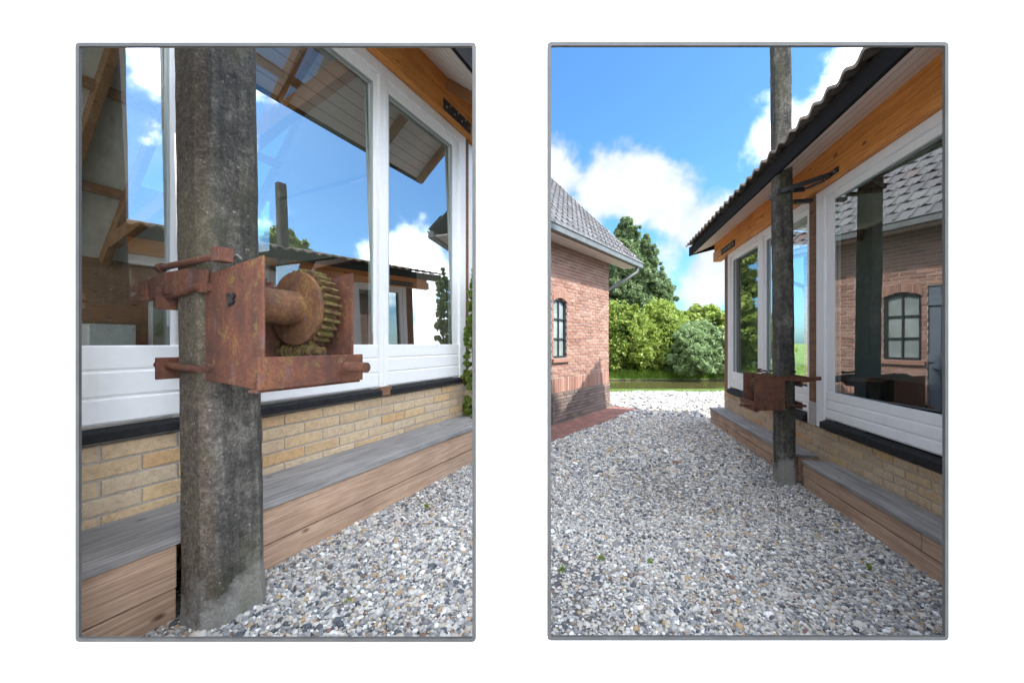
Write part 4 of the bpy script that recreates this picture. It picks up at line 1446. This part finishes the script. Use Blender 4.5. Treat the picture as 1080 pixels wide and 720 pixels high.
# ------------------------------------------------------------------ gravel
def gravel():
    def pts(xlo, xhi, ylo, yhi, sp, rad, keep):
        xs = np.arange(xlo, xhi, sp); ys = np.arange(ylo, yhi, sp * 0.9)
        X, Y = np.meshgrid(xs, ys)
        X = X.ravel() + RNG.uniform(-0.5, 0.5, X.size) * sp; Y = Y.ravel() + RNG.uniform(-0.5, 0.5, Y.size) * sp
        k = keep(X, Y)
        X, Y = X[k], Y[k]
        Z = RNG.uniform(-0.5, 1.0, X.size) * rad
        rr = rad * RNG.lognormal(0.0, 0.33, X.size)
        return np.stack([X, Y, Z], 1), rr
    # local plan lines that bound the gravel
    nL = Vector((math.sin(RL), -math.cos(RL))); cL = OL.x * nL.x + OL.y * nL.y
    nR = Vector((math.sin(RR), -math.cos(RR))); cR = OR.x * nR.x + OR.y * nR.y
    tb = (math.cos(BRZ), math.sin(BRZ)); nB = (tb[1], -tb[0]); cB = BO.x * nB[0] + BO.y * nB[1]

    def bench_l(X, Y): return X * nL.x + Y * nL.y > cL - 0.01
    def bench_r(X, Y):
        beyond = (X - OR.x) * math.cos(RR) + (Y - OR.y) * math.sin(RR) < -3.36
        return (X * nR.x + Y * nR.y > cR - 0.01) | beyond
    def barn_f(X, Y):
        s = (X - BO.x) * tb[0] + (Y - BO.y) * tb[1]
        d = X * nB[0] + Y * nB[1] - cB
        return ~((d < 0.02) & (s < 4.17)) & ~((d < 0.62) & (s < 3.9) & (s > -0.1))
    sets = []
    sets.append(pts(-2.0, 0.3, 1.52, 5.9, 0.0160, 0.0098, lambda X, Y: bench_l(X, Y) & barn_f(X, Y) & (X < 0.02) & (X > -1.35 * Y)))
    sets.append(pts(-2.0, 0.2, 1.52, 3.6, 0.022, 0.0108, lambda X, Y: bench_l(X, Y) & (X < -0.02 * Y + 0.1) & (X > -1.35 * Y)))
    sets.append(pts(0.0, 3.3, 1.52, 4.4, 0.0140, 0.0086, lambda X, Y: bench_r(X, Y) & (X > 0.0 * Y)))
    sets.append(pts(0.05, 3.3, 1.52, 3.4, 0.019, 0.0093, lambda X, Y: bench_r(X, Y)))
    sets.append(pts(0.0, 4.6, 4.4, 8.0, 0.021, 0.0130, lambda X, Y: bench_r(X, Y) & barn_f(X, Y)))
    sets.append(pts(0.3, 8.5, 8.0, 12.24, 0.036, 0.024, lambda X, Y: bench_r(X, Y) & barn_f(X, Y) & (X > 0.04 * Y)))
    V = np.concatenate([s[0] for s in sets]); RAD = np.concatenate([s[1] for s in sets])
    # the bed is slightly uneven
    V[:, 2] += 0.010 * np.sin(V[:, 0] * 2.3 + 1) * np.sin(V[:, 1] * 1.9)
    me = bpy.data.meshes.new('gravel')
    me.vertices.add(len(V))
    me.vertices.foreach_set('co', V.astype(np.float32).ravel())
    at = me.attributes.new('rad', 'FLOAT', 'POINT')
    at.data.foreach_set('value', RAD.astype(np.float32))
    me.materials.append(MATS['gravel_stone'])
    o = bpy.data.objects.new('gravel', me); COL.objects.link(o)
    tag(o, 'loose pale grey, white and tan pebbles covering the yard', 'gravel', kind='stuff')
    ng = bpy.data.node_groups.new('gravel_nodes', 'GeometryNodeTree')
    ng.interface.new_socket('Geometry', in_out='INPUT', socket_type='NodeSocketGeometry')
    ng.interface.new_socket('Geometry', in_out='OUTPUT', socket_type='NodeSocketGeometry')
    N, L = ng.nodes, ng.links
    gi = N.new('NodeGroupInput'); go = N.new('NodeGroupOutput')
    g2i = N.new('GeometryNodeGeometryToInstance')
    for k in range(4):
        ico = N.new('GeometryNodeMeshIcoSphere'); ico.inputs['Radius'].default_value = 1.0; ico.inputs['Subdivisions'].default_value = 2
        sp = N.new('GeometryNodeSetPosition')
        nz = N.new('ShaderNodeTexNoise'); nz.noise_dimensions = '4D'
        nz.inputs['W'].default_value = 3.7 * k + 1; nz.inputs['Scale'].default_value = 0.85; nz.inputs['Detail'].default_value = 1.5
        pos = N.new('GeometryNodeInputPosition')
        L.new(pos.outputs[0], nz.inputs['Vector'])
        sub = N.new('ShaderNodeVectorMath'); sub.operation = 'SUBTRACT'
        L.new(nz.outputs['Color'], sub.inputs[0]); sub.inputs[1].default_value = (0.5, 0.5, 0.5)
        scl = N.new('ShaderNodeVectorMath'); scl.operation = 'SCALE'; scl.inputs['Scale'].default_value = 0.95
        L.new(sub.outputs[0], scl.inputs[0])
        L.new(ico.outputs['Mesh'], sp.inputs['Geometry']); L.new(scl.outputs[0], sp.inputs['Offset'])
        ss = N.new('GeometryNodeSetShadeSmooth'); L.new(sp.outputs[0], ss.inputs[0])
        sm = N.new('GeometryNodeSetMaterial'); sm.inputs['Material'].default_value = MATS['gravel_stone']
        L.new(ss.outputs[0], sm.inputs[0]); L.new(sm.outputs[0], g2i.inputs[0])
    iop = N.new('GeometryNodeInstanceOnPoints')
    L.new(gi.outputs[0], iop.inputs['Points']); L.new(g2i.outputs[0], iop.inputs['Instance'])
    iop.inputs['Pick Instance'].default_value = True
    ri = N.new('FunctionNodeRandomValue'); ri.data_type = 'INT'
    ri.inputs[4].default_value = 0; ri.inputs[5].default_value = 3
    L.new(ri.outputs[2], iop.inputs['Instance Index'])
    rv = N.new('FunctionNodeRandomValue'); rv.data_type = 'FLOAT_VECTOR'
    rv.inputs[0].default_value = (-0.5, -0.5, 0); rv.inputs[1].default_value = (0.5, 0.5, 6.28)
    L.new(rv.outputs[0], iop.inputs['Rotation'])
    rs = N.new('FunctionNodeRandomValue'); rs.data_type = 'FLOAT_VECTOR'
    rs.inputs[0].default_value = (0.80, 0.70, 0.55); rs.inputs[1].default_value = (1.35, 1.10, 0.90); rs.inputs['Seed'].default_value = 5
    na = N.new('GeometryNodeInputNamedAttribute'); na.data_type = 'FLOAT'; na.inputs['Name'].default_value = 'rad'
    mul = N.new('ShaderNodeVectorMath'); mul.operation = 'SCALE'
    L.new(rs.outputs[0], mul.inputs[0]); L.new(na.outputs[0], mul.inputs['Scale'])
    L.new(mul.outputs[0], iop.inputs['Scale'])
    L.new(iop.outputs[0], go.inputs[0])
    md = o.modifiers.new('stones', 'NODES'); md.node_group = ng


gravel()


# ------------------------------------------------------------------ plants
def leaves(centres, radii, per, size, flat=0.4, aspect=1.8, up=0.2):
    """leaf quads spread through clumps; centres (n,3)"""
    n = len(centres)
    C = np.repeat(np.asarray(centres), per, 0); Rr = np.repeat(np.asarray(radii), per)
    d = RNG.normal(size=(n * per, 3)); d /= np.linalg.norm(d, axis=1)[:, None]
    rad = RNG.uniform(0.25, 1, n * per) ** 0.5
    P = C + d * (Rr * rad)[:, None] * np.array([1, 1, 0.85])
    nrm = d * 0.6 + RNG.normal(size=d.shape) * 0.6 + np.array([0, 0, up])
    nrm /= np.linalg.norm(nrm, axis=1)[:, None]
    t = np.cross(nrm, RNG.normal(size=d.shape)); t /= np.linalg.norm(t, axis=1)[:, None]
    b = np.cross(nrm, t)
    s = (size * RNG.uniform(0.6, 1.35, n * per))[:, None]
    V = np.stack([P - t * s * aspect * 0.5, P + b * s * 0.5 + nrm * s * 0.1, P + t * s * aspect * 0.5, P - b * s * 0.5 + nrm * s * 0.1], 1)
    return V


def shrub(name, label, cat, x, y, w, d, h, mat, nclump, per, size, group=None, aspect=1.8, z0=0.0, lean=0.5):
    t = thing(name, label, cat, (x, y, z0), 0, group)
    cs, rs = [], []
    for i in range(nclump):
        a = random.uniform(0, 2 * math.pi); r = math.sqrt(random.random())
        zz = random.random() ** 0.8
        prof = (1 - zz ** 2.2) ** 0.5 * 0.92 + 0.08
        bump = 1 + 0.22 * math.sin(a * 3 + x) + 0.12 * math.sin(a * 7 + zz * 9)
        rr = (0.45 + 0.55 * r) * prof * bump
        if i % 5 == 0: rr *= random.uniform(1.05, 1.25)
        cs.append((math.cos(a) * rr * w / 2, math.sin(a) * rr * d / 2, 0.12 + zz * h * (0.92 + 0.10 * math.sin(a * 4 + y)) * (random.uniform(1.0, 1.10) if i % 5 == 0 else 1)))
        rs.append(random.uniform(0.08, 0.24) * min(w, h) * 0.55 * (0.6 if i % 5 == 0 else 1))
    fast_mesh('foliage', leaves(cs, rs, per, size, aspect=aspect), 4, mat, t)
    s = MB()
    for i in range(7):
        a = 2 * math.pi * i / 7
        tip = (math.cos(a) * w * 0.22, math.sin(a) * d * 0.22, h * random.uniform(0.5, 0.75))
        mid = (math.cos(a) * w * 0.07, math.sin(a) * d * 0.07, h * 0.3)
        s.cyl((math.cos(a) * .04, math.sin(a) * .04, -0.1), mid, 0.025, 0.018, 7); s.cyl(mid, tip, 0.018, 0.007, 7)
    s.build('stems', 'bark', t)
    return t


def tree(name, label, x, y, z0, h, w, mat, nclump, per, size, cone=0.6, group=None, bare=0.1):
    t = thing(name, label, 'tree', (x, y, z0), 0, group)
    cs, rs = [], []
    lb = MB()
    prev = (0, 0, -0.2)
    for i in range(6):
        z = h * 0.95 * (i + 1) / 6
        p = (random.uniform(-.03, .03) * h * .3, random.uniform(-.03, .03) * h * .3, z)
        r0 = 0.022 * h * (1 - i / 6.5); r1 = 0.022 * h * (1 - (i + 1) / 6.5)
        lb.cyl(prev, p, r0, r1, 10); prev = p
    for i in range(nclump):
        u = random.random()
        zz = bare + (1 - bare) * u
        a = random.uniform(0, 2 * math.pi)
        env = (1 - zz) ** cone * (0.6 + 0.4 * min(1, (zz - bare) * 6 + 0.3))
        gapf = 0.65 + 0.35 * math.sin(zz * 23 + a * 2 + x)
        r = env * gapf * (0.35 + 0.65 * math.sqrt(random.random()))
        if i % 4 == 0: r *= random.uniform(1.05, 1.38)
        c = (math.cos(a) * r * w / 2, math.sin(a) * r * w / 2, zz * h + random.uniform(-.25, .25))
        cs.append(c); rs.append(random.uniform(0.05, 0.14) * w * (0.45 + 0.6 * (1 - zz)) * (0.6 if i % 4 == 0 else 1))
        if i % 9 == 0 and zz > bare:
            lb.cyl((0, 0, max(0.1, zz * h - 0.25 * r * w)), c, 0.006 * h * (1.1 - zz), 0.002 * h, 6)
    lb.build('trunk', 'bark', t)
    fast_mesh('crown', leaves(cs, rs, int(per * 1.3), size * 0.85, aspect=2.8), 4, mat, t)
    return t


g1 = 'tall trees behind the far bank'
tree('tall_tree', 'tallest grey-green tree rising just right of the brick barn', 6.6, 23.0, 0.4, 8.1, 3.6, 'leaf_spruce', 700, 50, 0.10, 0.40, g1, 0.10)
tree('tall_tree', 'slender tree right of the tallest one, behind the bright shrubs', 8.0, 23.8, 0.4, 7.4, 3.0, 'leaf_spruce', 560, 50, 0.10, 0.42, g1, 0.10)
tree('tall_tree', 'bushy tree tucked against the barn eave, left of the tallest tree', 5.1, 24.0, 0.4, 7.2, 3.6, 'leaf_spruce', 620, 50, 0.10, 0.40, g1, 0.08)
tree('tall_tree', 'lower leafy tree at the right foot of the tall trees', 9.3, 25.0, 0.4, 5.6, 3.6, 'leaf_spruce', 260, 95, 0.11, 0.40, g1, 0.08)
tree('tall_tree', 'leafy tree behind the barn roof, mirrored in the far panes of the low house', 2.2, 22.5, 0.4, 7.6, 4.6, 'leaf_shrub', 440, 90, 0.11, 0.45, g1, 0.06)
tree('round_tree', 'round leafy tree beyond the low house, mirrored in the pane above the toothed wheel', 14.5, 6.4, 0.0, 7.0, 5.0, 'leaf_shrub', 420, 60, 0.13, 0.35, None, 0.25)
g2 = 'shrubs along the far bank'
shrub('bank_shrub', 'broad yellow-green shrub on the far bank beside the barn corner', 'shrub', 4.9, 18.4, 3.4, 2.4, 2.85, 'leaf_shrub', 400, 60, 0.075, g2, z0=0.28)
shrub('bank_shrub', 'yellow-green shrub in the middle of the far bank below the tall trees', 'shrub', 7.1, 19.2, 3.0, 2.4, 2.95, 'leaf_shrub', 400, 60, 0.075, g2, z0=0.33)
shrub('bank_shrub', 'rounded grey-green willow shrub at the water left of the far corner post', 'shrub', 8.3, 17.6, 3.1, 2.2, 2.15, 'leaf_willow', 420, 70, 0.055, g2, 3.4, z0=0.1)
shrub('bank_shrub', 'tall dense hedge shrub behind the willow, next to the house corner', 'shrub', 9.9, 20.6, 3.6, 2.6, 2.9, 'leaf_shrub', 180, 60, 0.12, g2, z0=0.35)
shrub('bank_shrub', 'hedge shrub half hidden behind the far corner of the low glazed house', 'shrub', 12.6, 20.6, 3.6, 2.6, 2.9, 'leaf_shrub', 150, 55, 0.13, g2, z0=0.35)
shrub('bank_shrub', 'shrub partly behind the barn wall on the far bank', 'shrub', 2.6, 19.6, 3.0, 2.4, 2.8, 'leaf_shrub', 120, 50, 0.13, g2, z0=0.33)
shrub('bank_shrub', 'low bright shrub between the yellow-green shrubs and the willow', 'shrub', 6.1, 18.5, 2.2, 1.6, 1.9, 'leaf_shrub', 260, 60, 0.07, g2, z0=0.28)
shrub('garden_shrub', 'small green shrub at the far end of the long timber bench', 'shrub', -0.52, 5.75, 0.32, 0.32, 2.45, 'leaf_shrub', 260, 40, 0.042, None)
for (x, y, h, w, lab) in ((-7.2, 9.6, 3.4, 3.2, 'green shrub outside the back window of the thick-post house'),):
    shrub('garden_shrub', lab, 'shrub', x, y, w, w, h, 'leaf_shrub', 120, 50, 0.12, None)


def grass():
    n1, n2, n3 = 9000, 9000, 2600
    X = np.concatenate([RNG.uniform(-1, 14, n1), RNG.uniform(1, 16, n2), RNG.uniform(2, 9, n3)])
    Y = np.concatenate([RNG.uniform(12.15, 13.05, n1), RNG.uniform(17.36, 19.2, n2), RNG.uniform(17.36, 17.8, n3)])
    Z = np.where(Y < 14, 0.0, np.interp(Y, [17.33, 17.8, 19], [-0.07, 0.17, 0.35]))
    H = np.concatenate([RNG.uniform(0.015, 0.045, n1), RNG.uniform(0.05, 0.17, n2), RNG.uniform(0.10, 0.30, n3)])
    n = len(X)
    a = RNG.uniform(0, 2 * np.pi, n); lean = RNG.normal(0, 0.35, (n, 2)) * H[:, None]
    wd = 0.006 + 0.03 * H
    bx, by = np.cos(a) * wd, np.sin(a) * wd
    V = np.zeros((n, 4, 3))
    V[:, 0] = np.stack([X - bx, Y - by, Z - 0.03], 1); V[:, 1] = np.stack([X + bx, Y + by, Z - 0.03], 1)
    V[:, 2] = np.stack([X + lean[:, 0] * .6 + bx * .7, Y + lean[:, 1] * .6 + by * .7, Z + H * 0.65], 1)
    V[:, 3] = np.stack([X + lean[:, 0], Y + lean[:, 1], Z + H], 1)
    o = fast_mesh('bank_grass', V, 4, 'leaf_grass')
    tag(o, 'bright green grass and reeds along both banks of the ditch', 'grass', kind='stuff')


grass()

# small weeds growing between the pebbles
WEEDS = [(0.33, 2.62, 'tiny green weed in the pebbles nearest the left edge of the right-hand view'), (0.30, 3.25, 'tiny dark weed in the shaded pebbles further from the viewer'),
         (0.62, 2.75, 'tiny green weed left of the middle of the shaded pebbles'), (0.95, 2.70, 'tiny green weed in the middle of the shaded pebbles'),
         (2.35, 2.62, 'tiny weed close to the timber bench nearest the viewer'), (-0.78, 3.62, 'small green tuft beside the long bench in the pebbles'),
         (-0.95, 2.28, 'small weed in the pebbles right of the thick post')]
for (x, y, lab) in WEEDS:
    t = thing('pebble_weed', lab, 'weed', (x, y, 0.015), random.uniform(0, 6), 'weeds between the pebbles')
    cs = RNG.normal(0, 0.010, (4, 3)) + np.array([0, 0, 0.010])
    fast_mesh('leaves', leaves(cs, [0.016] * 4, 6, 0.010, aspect=2.6), 4, 'leaf_grass', t)
